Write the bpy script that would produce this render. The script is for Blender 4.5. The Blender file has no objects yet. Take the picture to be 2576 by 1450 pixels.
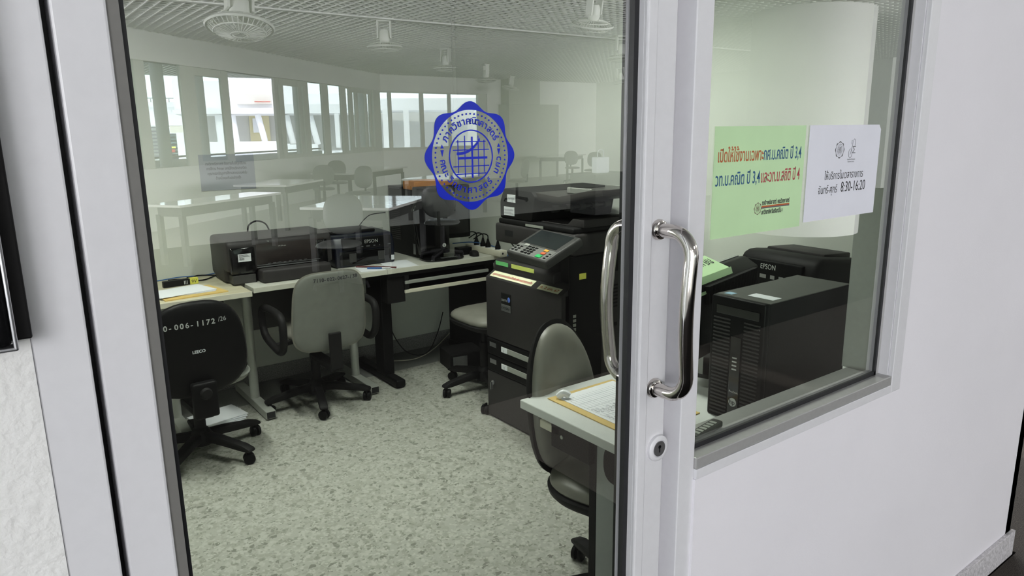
import bpy, bmesh, math, random
from mathutils import Vector, Matrix
random.seed(7)
SC = bpy.context.scene
COL = SC.collection
PI = math.pi
R = math.radians

# ------------------------------------------------------------------ camera, sky, lights, exposure
EYE = Vector((0, 0, 1.565))
YAW, PITCH, ROLL, FPX = R(36.38), R(12.43), R(-0.74), 1800.0
fwd = Vector((math.sin(YAW) * math.cos(PITCH), math.cos(YAW) * math.cos(PITCH), -math.sin(PITCH)))
rt0 = Vector((math.cos(YAW), -math.sin(YAW), 0))
up0 = rt0.cross(fwd)
rt = rt0 * math.cos(ROLL) + up0 * math.sin(ROLL)
up = -rt0 * math.sin(ROLL) + up0 * math.cos(ROLL)
cam = bpy.data.cameras.new('camera')
cam.sensor_width = 36.0
cam.lens = FPX / 2576 * 36.0
cam.clip_start = 0.02
cam.clip_end = 400
camo = bpy.data.objects.new('camera', cam)
COL.objects.link(camo)
Mc = Matrix((rt, up, -fwd)).transposed().to_4x4()
Mc.translation = EYE
camo.matrix_world = Mc
SC.camera = camo

SC.view_settings.view_transform = 'Standard'
SC.view_settings.look = 'None'
SC.view_settings.gamma = 1.0
SC.view_settings.use_curve_mapping = False
SC.view_settings.exposure = 0.0
SC.cycles.max_bounces = 10
SC.cycles.diffuse_bounces = 5
SC.cycles.glossy_bounces = 5
SC.cycles.transparent_max_bounces = 24
SC.cycles.caustics_reflective = False
SC.cycles.caustics_refractive = False
SC.cycles.use_denoising = True
SC.cycles.sample_clamp_indirect = 6.0

world = bpy.data.worlds.new('sky')
SC.world = world
world.use_nodes = True
wn = world.node_tree.nodes
wn['Background'].inputs['Color'].default_value = (0.82, 0.90, 1.0, 1)
wn['Background'].inputs['Strength'].default_value = 5.2


def light(name, kind, loc, rot, energy, color=(1, 1, 1), size=None, sy=None, portal=False):
    l = bpy.data.lights.new(name, kind)
    l.energy = energy
    l.color = color
    if kind == 'AREA':
        l.shape = 'RECTANGLE'
        l.size = size
        l.size_y = sy
        if portal:
            l.cycles.is_portal = True
    o = bpy.data.objects.new(name, l)
    COL.objects.link(o)
    o.location = loc
    o.rotation_euler = rot
    return o


GL = 0.87                                   # front face of the glass: the mirror plane of every reflection
sun = light('sun', 'SUN', (0, -30, 30), (R(-42), 0, R(20)), 4.0, (1, 0.96, 0.9))
sun.data.angle = R(1.0)
# daylight openings of the hall (portals of the sky); lights added for the hall and the printer room follow
SEG0, SEG1, SEG2 = Vector((1.0, 12.05)), Vector((9.75, 19.72)), Vector((13.75, 20.0))


def mirr(x, y):
    return x, 2 * GL - y


for a, b in ((SEG0, SEG1), (SEG1, SEG2)):
    m = (a + b) / 2
    d = b - a
    nx, ny = d.y, d.x                        # into the hall, in real space
    x, y = mirr(m.x, m.y)
    ang = math.atan2(-d.y, d.x)
    po = light('daylight_opening', 'AREA', (x + 0.02 * 0, y, 1.9), (R(90), 0, ang), 1, size=d.length, sy=1.7, portal=True)
# unseen daylight panels added to brighten the hall: left wall, end of the corridor
light('daylight_left_windows', 'AREA', (-3.9, -6.3, 1.9), (0, R(-90), 0), 560, (0.97, 0.98, 1.0), 1.7, 7.0)
light('daylight_corridor_windows', 'AREA', (12.5, 7.8, 1.9), (R(-90), 0, 0), 3000, (0.97, 0.98, 1.0), 15.0, 1.8)
ADDED_HALL_LIGHTS = [(2.5, -3.0), (6.0, -2.0), (-1.0, -5.0), (10.0, -1.0)]
ADDED_ROOM_LAMPS = [(0.45, 3.1), (1.85, 2.5)]

# ------------------------------------------------------------------ pixels of the 2576 x 1450 frame -> points


def ray(px, py):
    return (rt * ((px - 1288) / FPX) - up * ((py - 725) / FPX) + fwd)


def P(px, py, X=None, Y=None, Z=None):
    d = ray(px, py)
    if X is not None:
        t = (X - EYE.x) / d.x
    elif Y is not None:
        t = (Y - EYE.y) / d.y
    else:
        t = (Z - EYE.z) / d.z
    return EYE + d * t


# ------------------------------------------------------------------ materials
MATS = {}


def mat(name, col, rough=0.5, metal=0.0, noise=0.0, nscale=30.0, bump=0.0, bscale=200.0, spec=0.5, emit=None, alpha=None, coat=0.0):
    if name in MATS:
        return MATS[name]
    m = bpy.data.materials.new(name)
    m.use_nodes = True
    nt = m.node_tree
    b = nt.nodes['Principled BSDF']
    b.inputs['Base Color'].default_value = (*col, 1)
    b.inputs['Roughness'].default_value = rough
    b.inputs['Metallic'].default_value = metal
    b.inputs['Specular IOR Level'].default_value = spec
    b.inputs['Coat Weight'].default_value = coat
    if alpha is not None:
        b.inputs['Alpha'].default_value = alpha
    tc = nt.nodes.new('ShaderNodeTexCoord')
    if noise > 0:
        n = nt.nodes.new('ShaderNodeTexNoise')
        n.inputs['Scale'].default_value = nscale
        n.inputs['Detail'].default_value = 4
        nt.links.new(tc.outputs['Object'], n.inputs['Vector'])
        r = nt.nodes.new('ShaderNodeValToRGB')
        r.color_ramp.elements[0].position = 0.3
        r.color_ramp.elements[1].position = 0.7
        r.color_ramp.elements[0].color = (*[c * (1 - noise) for c in col], 1)
        r.color_ramp.elements[1].color = (*[min(1, c * (1 + noise)) for c in col], 1)
        nt.links.new(n.outputs['Fac'], r.inputs['Fac'])
        nt.links.new(r.outputs['Color'], b.inputs['Base Color'])
    if bump > 0:
        n2 = nt.nodes.new('ShaderNodeTexNoise')
        n2.inputs['Scale'].default_value = bscale
        n2.inputs['Detail'].default_value = 3
        nt.links.new(tc.outputs['Object'], n2.inputs['Vector'])
        bp = nt.nodes.new('ShaderNodeBump')
        bp.inputs['Strength'].default_value = bump
        bp.inputs['Distance'].default_value = 0.01
        nt.links.new(n2.outputs['Fac'], bp.inputs['Height'])
        nt.links.new(bp.outputs['Normal'], b.inputs['Normal'])
    if emit:
        b.inputs['Emission Color'].default_value = (*emit[0], 1)
        b.inputs['Emission Strength'].default_value = emit[1]
    MATS[name] = m
    return m


def glass_mat(name, tint, ior=1.5, gain=1.0):
    m = bpy.data.materials.new(name)
    m.use_nodes = True
    nt = m.node_tree
    nt.nodes.clear()
    out = nt.nodes.new('ShaderNodeOutputMaterial')
    mix = nt.nodes.new('ShaderNodeMixShader')
    tr = nt.nodes.new('ShaderNodeBsdfTransparent')
    tr.inputs['Color'].default_value = (*tint, 1)
    gl = nt.nodes.new('ShaderNodeBsdfGlossy')
    gl.inputs['Roughness'].default_value = 0.0
    gl.inputs['Color'].default_value = (1, 1, 1, 1)
    fr = nt.nodes.new('ShaderNodeFresnel')
    fr.inputs['IOR'].default_value = ior
    geo = nt.nodes.new('ShaderNodeNewGeometry')
    # the ratio must not flip on the far face of the sheet
    mv = nt.nodes.new('ShaderNodeMath')
    mv.operation = 'MULTIPLY'
    mv.inputs[1].default_value = gain
    sub = nt.nodes.new('ShaderNodeMath')
    sub.operation = 'SUBTRACT'
    sub.inputs[0].default_value = 1.0
    nt.links.new(geo.outputs['Backfacing'], sub.inputs[1])
    m2 = nt.nodes.new('ShaderNodeMath')
    m2.operation = 'MULTIPLY'
    nt.links.new(fr.outputs['Fac'], mv.inputs[0])
    nt.links.new(mv.outputs[0], m2.inputs[0])
    nt.links.new(sub.outputs[0], m2.inputs[1])
    nt.links.new(m2.outputs[0], mix.inputs['Fac'])
    nt.links.new(tr.outputs[0], mix.inputs[1])
    nt.links.new(gl.outputs[0], mix.inputs[2])
    nt.links.new(mix.outputs[0], out.inputs['Surface'])
    MATS[name] = m
    return m


def terrazzo(name, base, chips, scale):
    m = bpy.data.materials.new(name)
    m.use_nodes = True
    nt = m.node_tree
    b = nt.nodes['Principled BSDF']
    b.inputs['Roughness'].default_value = 0.38
    tc = nt.nodes.new('ShaderNodeTexCoord')
    wob = nt.nodes.new('ShaderNodeTexNoise')
    wob.inputs['Scale'].default_value = scale * 0.7
    wob.inputs['Detail'].default_value = 2
    nt.links.new(tc.outputs['Object'], wob.inputs['Vector'])
    ad = nt.nodes.new('ShaderNodeMixRGB')
    ad.blend_type = 'ADD'
    ad.inputs['Fac'].default_value = 0.018
    nt.links.new(tc.outputs['Object'], ad.inputs['Color1'])
    nt.links.new(wob.outputs['Color'], ad.inputs['Color2'])
    prev = None
    cb = nt.nodes.new('ShaderNodeRGB')
    cb.outputs[0].default_value = (*base, 1)
    prev = cb.outputs[0]
    for k, (s, thr, rmp) in enumerate(chips):
        v = nt.nodes.new('ShaderNodeTexVoronoi')
        v.feature = 'F1'
        v.inputs['Scale'].default_value = s
        v.inputs['Randomness'].default_value = 1.0
        nt.links.new(ad.outputs[0], v.inputs['Vector'])
        ve = nt.nodes.new('ShaderNodeTexVoronoi')
        ve.feature = 'DISTANCE_TO_EDGE'
        ve.inputs['Scale'].default_value = s
        nt.links.new(ad.outputs[0], ve.inputs['Vector'])
        gt = nt.nodes.new('ShaderNodeMath')
        gt.operation = 'GREATER_THAN'
        gt.inputs[1].default_value = thr
        nt.links.new(ve.outputs['Distance'], gt.inputs[0])
        sep = nt.nodes.new('ShaderNodeSeparateColor')
        nt.links.new(v.outputs['Color'], sep.inputs[0])
        rp = nt.nodes.new('ShaderNodeValToRGB')
        rp.color_ramp.interpolation = 'CONSTANT'
        while len(rp.color_ramp.elements) < len(rmp):
            rp.color_ramp.elements.new(0.5)
        for e, (pos, c) in zip(rp.color_ramp.elements, rmp):
            e.position = pos
            e.color = (*c, 1)
        nt.links.new(sep.outputs[0], rp.inputs['Fac'])
        sel = nt.nodes.new('ShaderNodeMath')
        sel.operation = 'GREATER_THAN'
        sel.inputs[1].default_value = 0.45 if k == 0 else 0.6
        nt.links.new(sep.outputs[1], sel.inputs[0])
        mul = nt.nodes.new('ShaderNodeMath')
        mul.operation = 'MULTIPLY'
        nt.links.new(gt.outputs[0], mul.inputs[0])
        nt.links.new(sel.outputs[0], mul.inputs[1])
        mx = nt.nodes.new('ShaderNodeMixRGB')
        nt.links.new(mul.outputs[0], mx.inputs['Fac'])
        nt.links.new(prev, mx.inputs['Color1'])
        nt.links.new(rp.outputs[0], mx.inputs['Color2'])
        prev = mx.outputs[0]
    nt.links.new(prev, b.inputs['Base Color'])
    MATS[name] = m
    return m


def wood_mat(name, c1, c2, scale):
    m = bpy.data.materials.new(name)
    m.use_nodes = True
    nt = m.node_tree
    b = nt.nodes['Principled BSDF']
    b.inputs['Roughness'].default_value = 0.42
    tc = nt.nodes.new('ShaderNodeTexCoord')
    mp = nt.nodes.new('ShaderNodeMapping')
    mp.inputs['Scale'].default_value = (1.5 * scale, 14 * scale, 6)
    n = nt.nodes.new('ShaderNodeTexNoise')
    n.inputs['Scale'].default_value = 2
    n.inputs['Detail'].default_value = 5
    n.inputs['Distortion'].default_value = 0.6
    r = nt.nodes.new('ShaderNodeValToRGB')
    r.color_ramp.elements[0].position = 0.35
    r.color_ramp.elements[1].position = 0.7
    r.color_ramp.elements[0].color = (*c1, 1)
    r.color_ramp.elements[1].color = (*c2, 1)
    nt.links.new(tc.outputs['Object'], mp.inputs['Vector'])
    nt.links.new(mp.outputs[0], n.inputs['Vector'])
    nt.links.new(n.outputs['Fac'], r.inputs['Fac'])
    nt.links.new(r.outputs[0], b.inputs['Base Color'])
    MATS[name] = m
    return m


WHITE = mat('painted_wall', (0.81, 0.785, 0.83), 0.7, noise=0.015, nscale=3, bump=0.05, bscale=300)
ROUGHW = mat('textured_paint', (0.80, 0.79, 0.78), 0.8, noise=0.02, nscale=6, bump=0.35, bscale=90)
ROOMW = mat('room_wall', (0.75, 0.775, 0.715), 0.75, noise=0.02, nscale=2.5, bump=0.05, bscale=250)
HALLW = mat('hall_wall', (0.80, 0.81, 0.77), 0.75, noise=0.02, nscale=2)
ALU = mat('powder_coated_aluminium', (0.72, 0.71, 0.74), 0.32, noise=0.015, nscale=60, spec=0.5)
ALUD = mat('anodised_aluminium', (0.46, 0.455, 0.45), 0.38, metal=0.35, noise=0.03, nscale=80)
BEAD = mat('grey_bead', (0.17, 0.165, 0.155), 0.5, noise=0.03, nscale=80)
RUB = mat('black_rubber', (0.008, 0.008, 0.01), 0.5, noise=0.1, nscale=90)
CHROME = mat('polished_steel', (0.62, 0.58, 0.55), 0.09, metal=1.0, noise=0.02, nscale=40)
SATIN = mat('satin_steel', (0.5, 0.5, 0.52), 0.3, metal=0.9, noise=0.03, nscale=60)
GLASS = glass_mat('door_glass', (0.95, 0.985, 0.945), 1.5, 7.6)
FGLASS = glass_mat('window_glass', (0.94, 0.98, 0.935), 1.5, 2.4)
WGLASS = glass_mat('hall_window_glass', (0.86, 0.90, 0.87), 1.45, 1.0)
GRANITE = mat('granite_skirting', (0.30, 0.29, 0.29), 0.5, noise=0.45, nscale=160)
SKIRT = mat('terrazzo_skirting', (0.55, 0.53, 0.55), 0.6, noise=0.3, nscale=120, bump=0.1)
CARPET = mat('dark_carpet', (0.055, 0.048, 0.042), 0.95, spec=0.1, noise=0.55, nscale=260, bump=0.6, bscale=400)
BORDER = mat('floor_border', (0.17, 0.17, 0.165), 0.5, noise=0.35, nscale=220)
TERR = terrazzo('terrazzo_floor', (0.35, 0.35, 0.315), [
    (46, 0.05, [(0.0, (0.31, 0.31, 0.27)), (0.35, (0.40, 0.40, 0.36)), (0.7, (0.25, 0.25, 0.215)), (0.88, (0.17, 0.17, 0.145))]),
    (95, 0.06, [(0.0, (0.42, 0.42, 0.38)), (0.45, (0.29, 0.29, 0.255)), (0.8, (0.21, 0.21, 0.18))])], 40)
BLK = mat('black_plastic', (0.006, 0.006, 0.0065), 0.45, spec=0.12, noise=0.08, nscale=25)
BLKM = mat('matt_black_plastic', (0.010, 0.0095, 0.010), 0.6, spec=0.2, noise=0.08, nscale=40, bump=0.04, bscale=500)
BLKG = mat('gloss_black_plastic', (0.005, 0.005, 0.0055), 0.12, noise=0.05, nscale=10)
GRYP = mat('charcoal_plastic', (0.036, 0.033, 0.034), 0.5, spec=0.25, noise=0.06, nscale=30)
DGRY = mat('dark_grey_plastic', (0.05, 0.049, 0.048), 0.5, spec=0.35, noise=0.06, nscale=30)
NAVY = mat('navy_plastic', (0.006, 0.008, 0.020), 0.35, noise=0.08, nscale=20)
LAM = mat('grey_laminate', (0.56, 0.56, 0.50), 0.42, noise=0.06, nscale=70)
LAMEDGE = mat('laminate_edge', (0.66, 0.65, 0.56), 0.45, noise=0.03, nscale=30)
OAK = wood_mat('pale_wood_laminate', (0.50, 0.46, 0.33), (0.60, 0.56, 0.42), 1.0)
CREAM = mat('cream_plastic', (0.72, 0.69, 0.57), 0.45, noise=0.03, nscale=30)
GTOP = mat('light_grey_laminate', (0.63, 0.65, 0.63), 0.45, noise=0.02, nscale=90)
GLEG = mat('grey_steel', (0.34, 0.36, 0.36), 0.42, noise=0.03, nscale=60)
SILV = mat('silver_paint', (0.42, 0.43, 0.40), 0.4, metal=0.3, noise=0.03, nscale=50)
VINYL = mat('grey_vinyl', (0.215, 0.207, 0.18), 0.36, noise=0.08, nscale=18, bump=0.08, bscale=700)
VINYLS = mat('grey_plastic_shell', (0.19, 0.195, 0.178), 0.38, noise=0.06, nscale=20, bump=0.03, bscale=600)
LEATHER = mat('black_leather', (0.012, 0.011, 0.012), 0.3, noise=0.2, nscale=30, bump=0.12, bscale=60)
PAPER = mat('white_paper', (0.80, 0.82, 0.86), 0.7, noise=0.02, nscale=20)
PAPERW = mat('white_notice_paper', (0.78, 0.78, 0.86), 0.6, noise=0.015, nscale=12)
GREEN = mat('green_paper', (0.55, 0.78, 0.45), 0.35, noise=0.03, nscale=8)
NOTE = mat('grey_notice_paper', (0.42, 0.45, 0.50), 0.5, noise=0.03, nscale=12)
MANILA = mat('manila_card', (0.66, 0.47, 0.16), 0.6, noise=0.05, nscale=25)
ORANGE = mat('orange_envelope', (0.68, 0.27, 0.06), 0.6, noise=0.10, nscale=14)
INKB = mat('blue_ink', (0.02, 0.10, 0.24), 0.5, noise=0.05)
INKR = mat('red_ink', (0.45, 0.05, 0.07), 0.5, noise=0.05)
INKO = mat('rust_ink', (0.48, 0.11, 0.03), 0.5, noise=0.05)
INKK = mat('black_ink', (0.03, 0.03, 0.035), 0.5, noise=0.05)
INKG = mat('grey_ink', (0.12, 0.12, 0.13), 0.5, noise=0.05)
BROWNINK = mat('brown_ink', (0.16, 0.10, 0.085), 0.5, noise=0.05)
STICK = mat('blue_vinyl', (0.006, 0.02, 0.50), 0.22, noise=0.05, nscale=20)
LETW = mat('white_lettering', (0.55, 0.56, 0.55), 0.5, noise=0.05)
YEL = mat('yellow_label', (0.80, 0.78, 0.12), 0.5, noise=0.03)
LIME = mat('lime_label', (0.72, 0.80, 0.20), 0.5, noise=0.03)
GRNL = mat('green_label', (0.18, 0.62, 0.22), 0.5, noise=0.03)
PALEY = mat('pale_yellow_label', (0.82, 0.82, 0.58), 0.5, noise=0.03)
CABB = mat('blue_cable', (0.04, 0.13, 0.36), 0.45, noise=0.05)
REDP = mat('red_paint', (0.45, 0.05, 0.04), 0.5, noise=0.05)
MULL = mat('hall_window_frame', (0.60, 0.62, 0.56), 0.45, noise=0.03, nscale=20)
OUTW = mat('outdoor_white', (0.82, 0.81, 0.83), 0.8, noise=0.03, nscale=1.2)
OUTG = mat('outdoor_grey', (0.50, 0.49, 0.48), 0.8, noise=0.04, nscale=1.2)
OUTY = mat('yellow_door_paint', (0.62, 0.54, 0.30), 0.6, noise=0.05, nscale=2)
OUTD = mat('outdoor_dark', (0.08, 0.08, 0.11), 0.5, noise=0.1, nscale=2)
GREENERY = mat('foliage_green', (0.10, 0.22, 0.05), 0.9, noise=0.5, nscale=9)
CEILW = mat('grid_white', (0.90, 0.90, 0.87), 0.6, noise=0.03, nscale=8)
PLEN = mat('plenum_grey', (0.06, 0.06, 0.057), 0.8, noise=0.06, nscale=3)
FANW = mat('fan_white', (0.74, 0.75, 0.70), 0.4, noise=0.03, nscale=20)
TABW = mat('table_laminate', (0.62, 0.62, 0.58), 0.10, noise=0.04, nscale=8, coat=0.3)
TABG = mat('table_grey', (0.03, 0.031, 0.029), 0.5, noise=0.05, nscale=8)
COLW = mat('column_paint', (0.72, 0.72, 0.69), 0.6, noise=0.02, nscale=3)
WOODP = mat('beige_trim_paint', (0.55, 0.43, 0.30), 0.5, noise=0.08, nscale=20)
SCREEN = mat('dark_screen', (0.02, 0.024, 0.026), 0.2, noise=0.05, nscale=10)
LAMPM = mat('lamp_diffuser', (0.9, 0.9, 0.9), 0.6, noise=0.01, emit=((1, 1, 0.96), 3.0))

# ------------------------------------------------------------------ mesh helpers


def NB():
    return bmesh.new()


def box(bm, x0, x1, y0, y1, z0, z1, bev=0.0, seg=2, M=None):
    t = bmesh.new()
    vs = [t.verts.new((x, y, z)) for x in (x0, x1) for y in (y0, y1) for z in (z0, z1)]
    for q in ((0, 1, 3, 2), (4, 6, 7, 5), (0, 4, 5, 1), (2, 3, 7, 6), (0, 2, 6, 4), (1, 5, 7, 3)):
        t.faces.new([vs[i] for i in q])
    bmesh.ops.recalc_face_normals(t, faces=t.faces)
    if bev > 0:
        bmesh.ops.bevel(t, geom=list(t.edges), offset=bev, segments=seg, profile=0.5, affect='EDGES', clamp_overlap=True)
    merge(bm, t, M)
    return bm


def merge(bm, t, M=None):
    if M is not None:
        t.transform(M)
    me = bpy.data.meshes.new('tmp')
    t.to_mesh(me)
    bm.from_mesh(me)
    bpy.data.meshes.remove(me)
    t.free()


def frame_of(d):
    d = d.normalized()
    a = Vector((0, 0, 1)) if abs(d.z) < 0.95 else Vector((1, 0, 0))
    u = d.cross(a).normalized()
    return u, d.cross(u).normalized()


def tube(bm, pts, r, n=8, closed=False, cap=True):
    pts = [Vector(p) for p in pts]
    N = len(pts)
    rr = r if isinstance(r, (list, tuple)) else [r] * N
    rings = []
    u = v = None
    for i, p in enumerate(pts):
        if closed:
            d = pts[(i + 1) % N] - pts[i - 1]
        else:
            d = pts[min(i + 1, N - 1)] - pts[max(i - 1, 0)]
        if d.length < 1e-9:
            d = Vector((0, 0, 1))
        d.normalize()
        if u is None:
            u, v = frame_of(d)
        else:
            u = (u - d * u.dot(d)).normalized()
            v = d.cross(u)
        rings.append([bm.verts.new(p + (u * math.cos(2 * PI * k / n) + v * math.sin(2 * PI * k / n)) * rr[i]) for k in range(n)])
    for i in range(N if closed else N - 1):
        a, b = rings[i], rings[(i + 1) % N]
        for k in range(n):
            bm.faces.new((a[k], a[(k + 1) % n], b[(k + 1) % n], b[k]))
    if cap and not closed:
        bm.faces.new(list(reversed(rings[0])))
        bm.faces.new(rings[-1])
    return bm


def smooth_path(pts, sub=6):
    pts = [Vector(p) for p in pts]
    out = []
    for i in range(len(pts) - 1):
        p0, p1, p2, p3 = pts[max(i - 1, 0)], pts[i], pts[i + 1], pts[min(i + 2, len(pts) - 1)]
        for k in range(sub):
            t = k / sub
            out.append(0.5 * ((2 * p1) + (p2 - p0) * t + (2 * p0 - 5 * p1 + 4 * p2 - p3) * t * t + (3 * p1 - p0 - 3 * p2 + p3) * t ** 3))
    out.append(pts[-1])
    return out


def lathe(bm, prof, n=24, M=None):
    t = bmesh.new()
    rings = []
    for r, z in prof:
        if r < 1e-6:
            rings.append([t.verts.new((0, 0, z))])
        else:
            rings.append([t.verts.new((r * math.cos(2 * PI * k / n), r * math.sin(2 * PI * k / n), z)) for k in range(n)])
    for a, b in zip(rings, rings[1:]):
        for k in range(n):
            if len(a) == 1 and len(b) == 1:
                continue
            if len(a) == 1:
                t.faces.new((a[0], b[(k + 1) % n], b[k]))
            elif len(b) == 1:
                t.faces.new((a[k], a[(k + 1) % n], b[0]))
            else:
                t.faces.new((a[k], a[(k + 1) % n], b[(k + 1) % n], b[k]))
    if len(rings[0]) > 1:
        t.faces.new(list(reversed(rings[0])))
    if len(rings[-1]) > 1:
        t.faces.new(rings[-1])
    bmesh.ops.recalc_face_normals(t, faces=t.faces)
    merge(bm, t, M)
    return bm


def prism(bm, pts2, h0, h1, M=None, bev=0.0):
    """polygon in local xy, extruded along local z from h0 to h1"""
    t = bmesh.new()
    a = [t.verts.new((x, y, h0)) for x, y in pts2]
    b = [t.verts.new((x, y, h1)) for x, y in pts2]
    n = len(pts2)
    t.faces.new(list(reversed(a)))
    t.faces.new(b)
    for k in range(n):
        t.faces.new((a[k], a[(k + 1) % n], b[(k + 1) % n], b[k]))
    bmesh.ops.recalc_face_normals(t, faces=t.faces)
    if bev > 0:
        bmesh.ops.bevel(t, geom=list(t.edges), offset=bev, segments=2, profile=0.5, affect='EDGES', clamp_overlap=True)
    merge(bm, t, M)
    return bm


def ring_band(bm, outer, inner, h0, h1, M=None):
    t = bmesh.new()
    n = len(outer)
    o0 = [t.verts.new((*p, h0)) for p in outer]
    o1 = [t.verts.new((*p, h1)) for p in outer]
    i0 = [t.verts.new((*p, h0)) for p in inner]
    i1 = [t.verts.new((*p, h1)) for p in inner]
    for k in range(n):
        j = (k + 1) % n
        t.faces.new((o1[k], o1[j], i1[j], i1[k]))
        t.faces.new((o0[j], o0[k], i0[k], i0[j]))
        t.faces.new((o0[k], o0[j], o1[j], o1[k]))
        t.faces.new((i0[j], i0[k], i1[k], i1[j]))
    bmesh.ops.recalc_face_normals(t, faces=t.faces)
    merge(bm, t, M)
    return bm


def sup(a, b, n=2.6, N=40, taper=0.0, cx=0.0, cy=0.0):
    out = []
    for k in range(N):
        th = 2 * PI * k / N
        c, s = math.cos(th), math.sin(th)
        x = a * math.copysign(abs(c) ** (2 / n), c)
        y = b * math.copysign(abs(s) ** (2 / n), s)
        out.append((cx + x * (1 + taper * y / b), cy + y))
    return out


def pad(bm, outline, tf, tb, M=None, curve=0.0, rings=6):
    """a puffed cushion: outline in local xy, front at +z (puff tf), back at -z (puff tb); curve bends it in x"""
    t = bmesh.new()
    cx = sum(p[0] for p in outline) / len(outline)
    cy = sum(p[1] for p in outline) / len(outline)
    n = len(outline)

    def ringset(sign, th):
        rs = []
        for k in range(1, rings + 1):
            u = k / rings * PI / 2
            s, h = math.cos(u * 0.999), math.sin(u)
            s = s ** 0.45
            h = h ** 0.9
            rs.append([(cx + (x - cx) * s, cy + (y - cy) * s, sign * th * h) for x, y in outline])
        return rs
    mid = [t.verts.new((x, y, curve * x * x)) for x, y in outline]
    for sign, th in ((1, tf), (-1, tb)):
        prev = mid
        rs = ringset(sign, th)
        for rg in rs[:-1]:
            cur = [t.verts.new((x, y, z + curve * x * x)) for x, y, z in rg]
            for k in range(n):
                t.faces.new((prev[k], prev[(k + 1) % n], cur[(k + 1) % n], cur[k]))
            prev = cur
        c = t.verts.new((cx, cy, sign * th + curve * cx * cx))
        for k in range(n):
            t.faces.new((prev[k], prev[(k + 1) % n], c))
    bmesh.ops.recalc_face_normals(t, faces=t.faces)
    merge(bm, t, M)
    return bm


def obj(name, bm, m, parent=None, smooth=None, label=None, loc=None, kind=None):
    me = bpy.data.meshes.new(name)
    if loc is not None:
        bm.transform(Matrix.Translation(-Vector(loc)))
    bm.normal_update()
    bm.to_mesh(me)
    bm.free()
    for mm in (m if isinstance(m, (list, tuple)) else [m]):
        me.materials.append(mm)
    if smooth:
        me.polygons.foreach_set('use_smooth', [True] * len(me.polygons))
        me.set_sharp_from_angle(angle=R(smooth if smooth is not True else 40))
    o = bpy.data.objects.new(name, me)
    COL.objects.link(o)
    if loc is not None:
        o.location = loc
    if parent is not None:
        o.parent = parent
    if label:
        o['label'] = label
    if kind:
        o['kind'] = kind
    return o


def tag(o, label, cat, group=None, kind=None):
    o['label'] = label
    o['category'] = cat
    if group:
        o['group'] = group
    if kind:
        o['kind'] = kind
    return o


def thing(name, label, cat, loc=(0, 0, 0), rz=0.0, group=None):
    o = bpy.data.objects.new(name, None)
    o.empty_display_size = 0.05
    COL.objects.link(o)
    o.location = loc
    o.rotation_euler = (0, 0, rz)
    return tag(o, label, cat, group)


def struct(name, bm, m, parent=None, smooth=None):
    o = obj(name, bm, m, parent, smooth)
    if parent is None:
        o['kind'] = 'structure'
    return o


def sempty(name):
    o = bpy.data.objects.new(name, None)
    COL.objects.link(o)
    o['kind'] = 'structure'
    return o


def copy_tree(o, parent=None):
    c = o.copy()
    COL.objects.link(c)
    c.parent = parent
    for ch in list(o.children):
        copy_tree(ch, c)
    return c


_tc = {}


def text_bm(bm, s, size, M, align='LEFT', depth=0.0004, xs=1.0, bold=0.0):
    """lettering in the local xy plane of M (x along the line, y up, z out of the surface)"""
    c = bpy.data.curves.new('t', 'FONT')
    c.body = s
    c.size = size
    c.align_x = align
    c.resolution_u = 3
    c.offset = bold
    o = bpy.data.objects.new('t', c)
    COL.objects.link(o)
    dg = bpy.context.evaluated_depsgraph_get()
    me = bpy.data.meshes.new_from_object(o.evaluated_get(dg))
    t = bmesh.new()
    t.from_mesh(me)
    bpy.data.meshes.remove(me)
    bpy.data.objects.remove(o)
    bpy.data.curves.remove(c)
    t.transform(M @ Matrix.Translation((0, 0, depth)) @ Matrix.Diagonal((xs, 1, 1, 1)))
    me2 = bpy.data.meshes.new('t')
    t.to_mesh(me2)
    t.free()
    bm.from_mesh(me2)
    bpy.data.meshes.remove(me2)
    return bm


def face_M(origin, facing):
    """frame on a vertical face: x reading direction, y up, z out"""
    if facing == '-Y':
        m = Matrix(((1, 0, 0), (0, 0, -1), (0, 1, 0)))
    elif facing == '-X':
        m = Matrix(((0, 0, -1), (-1, 0, 0), (0, 1, 0)))
    elif facing == '+Z':
        m = Matrix.Identity(3)
    m = m.to_4x4()
    m.translation = Vector(origin)
    return m


def quad_sheet(bm, M, w, h, th=0.0004):
    box(bm, 0, w, 0, h, 0, th, M=M)
    return bm


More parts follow.
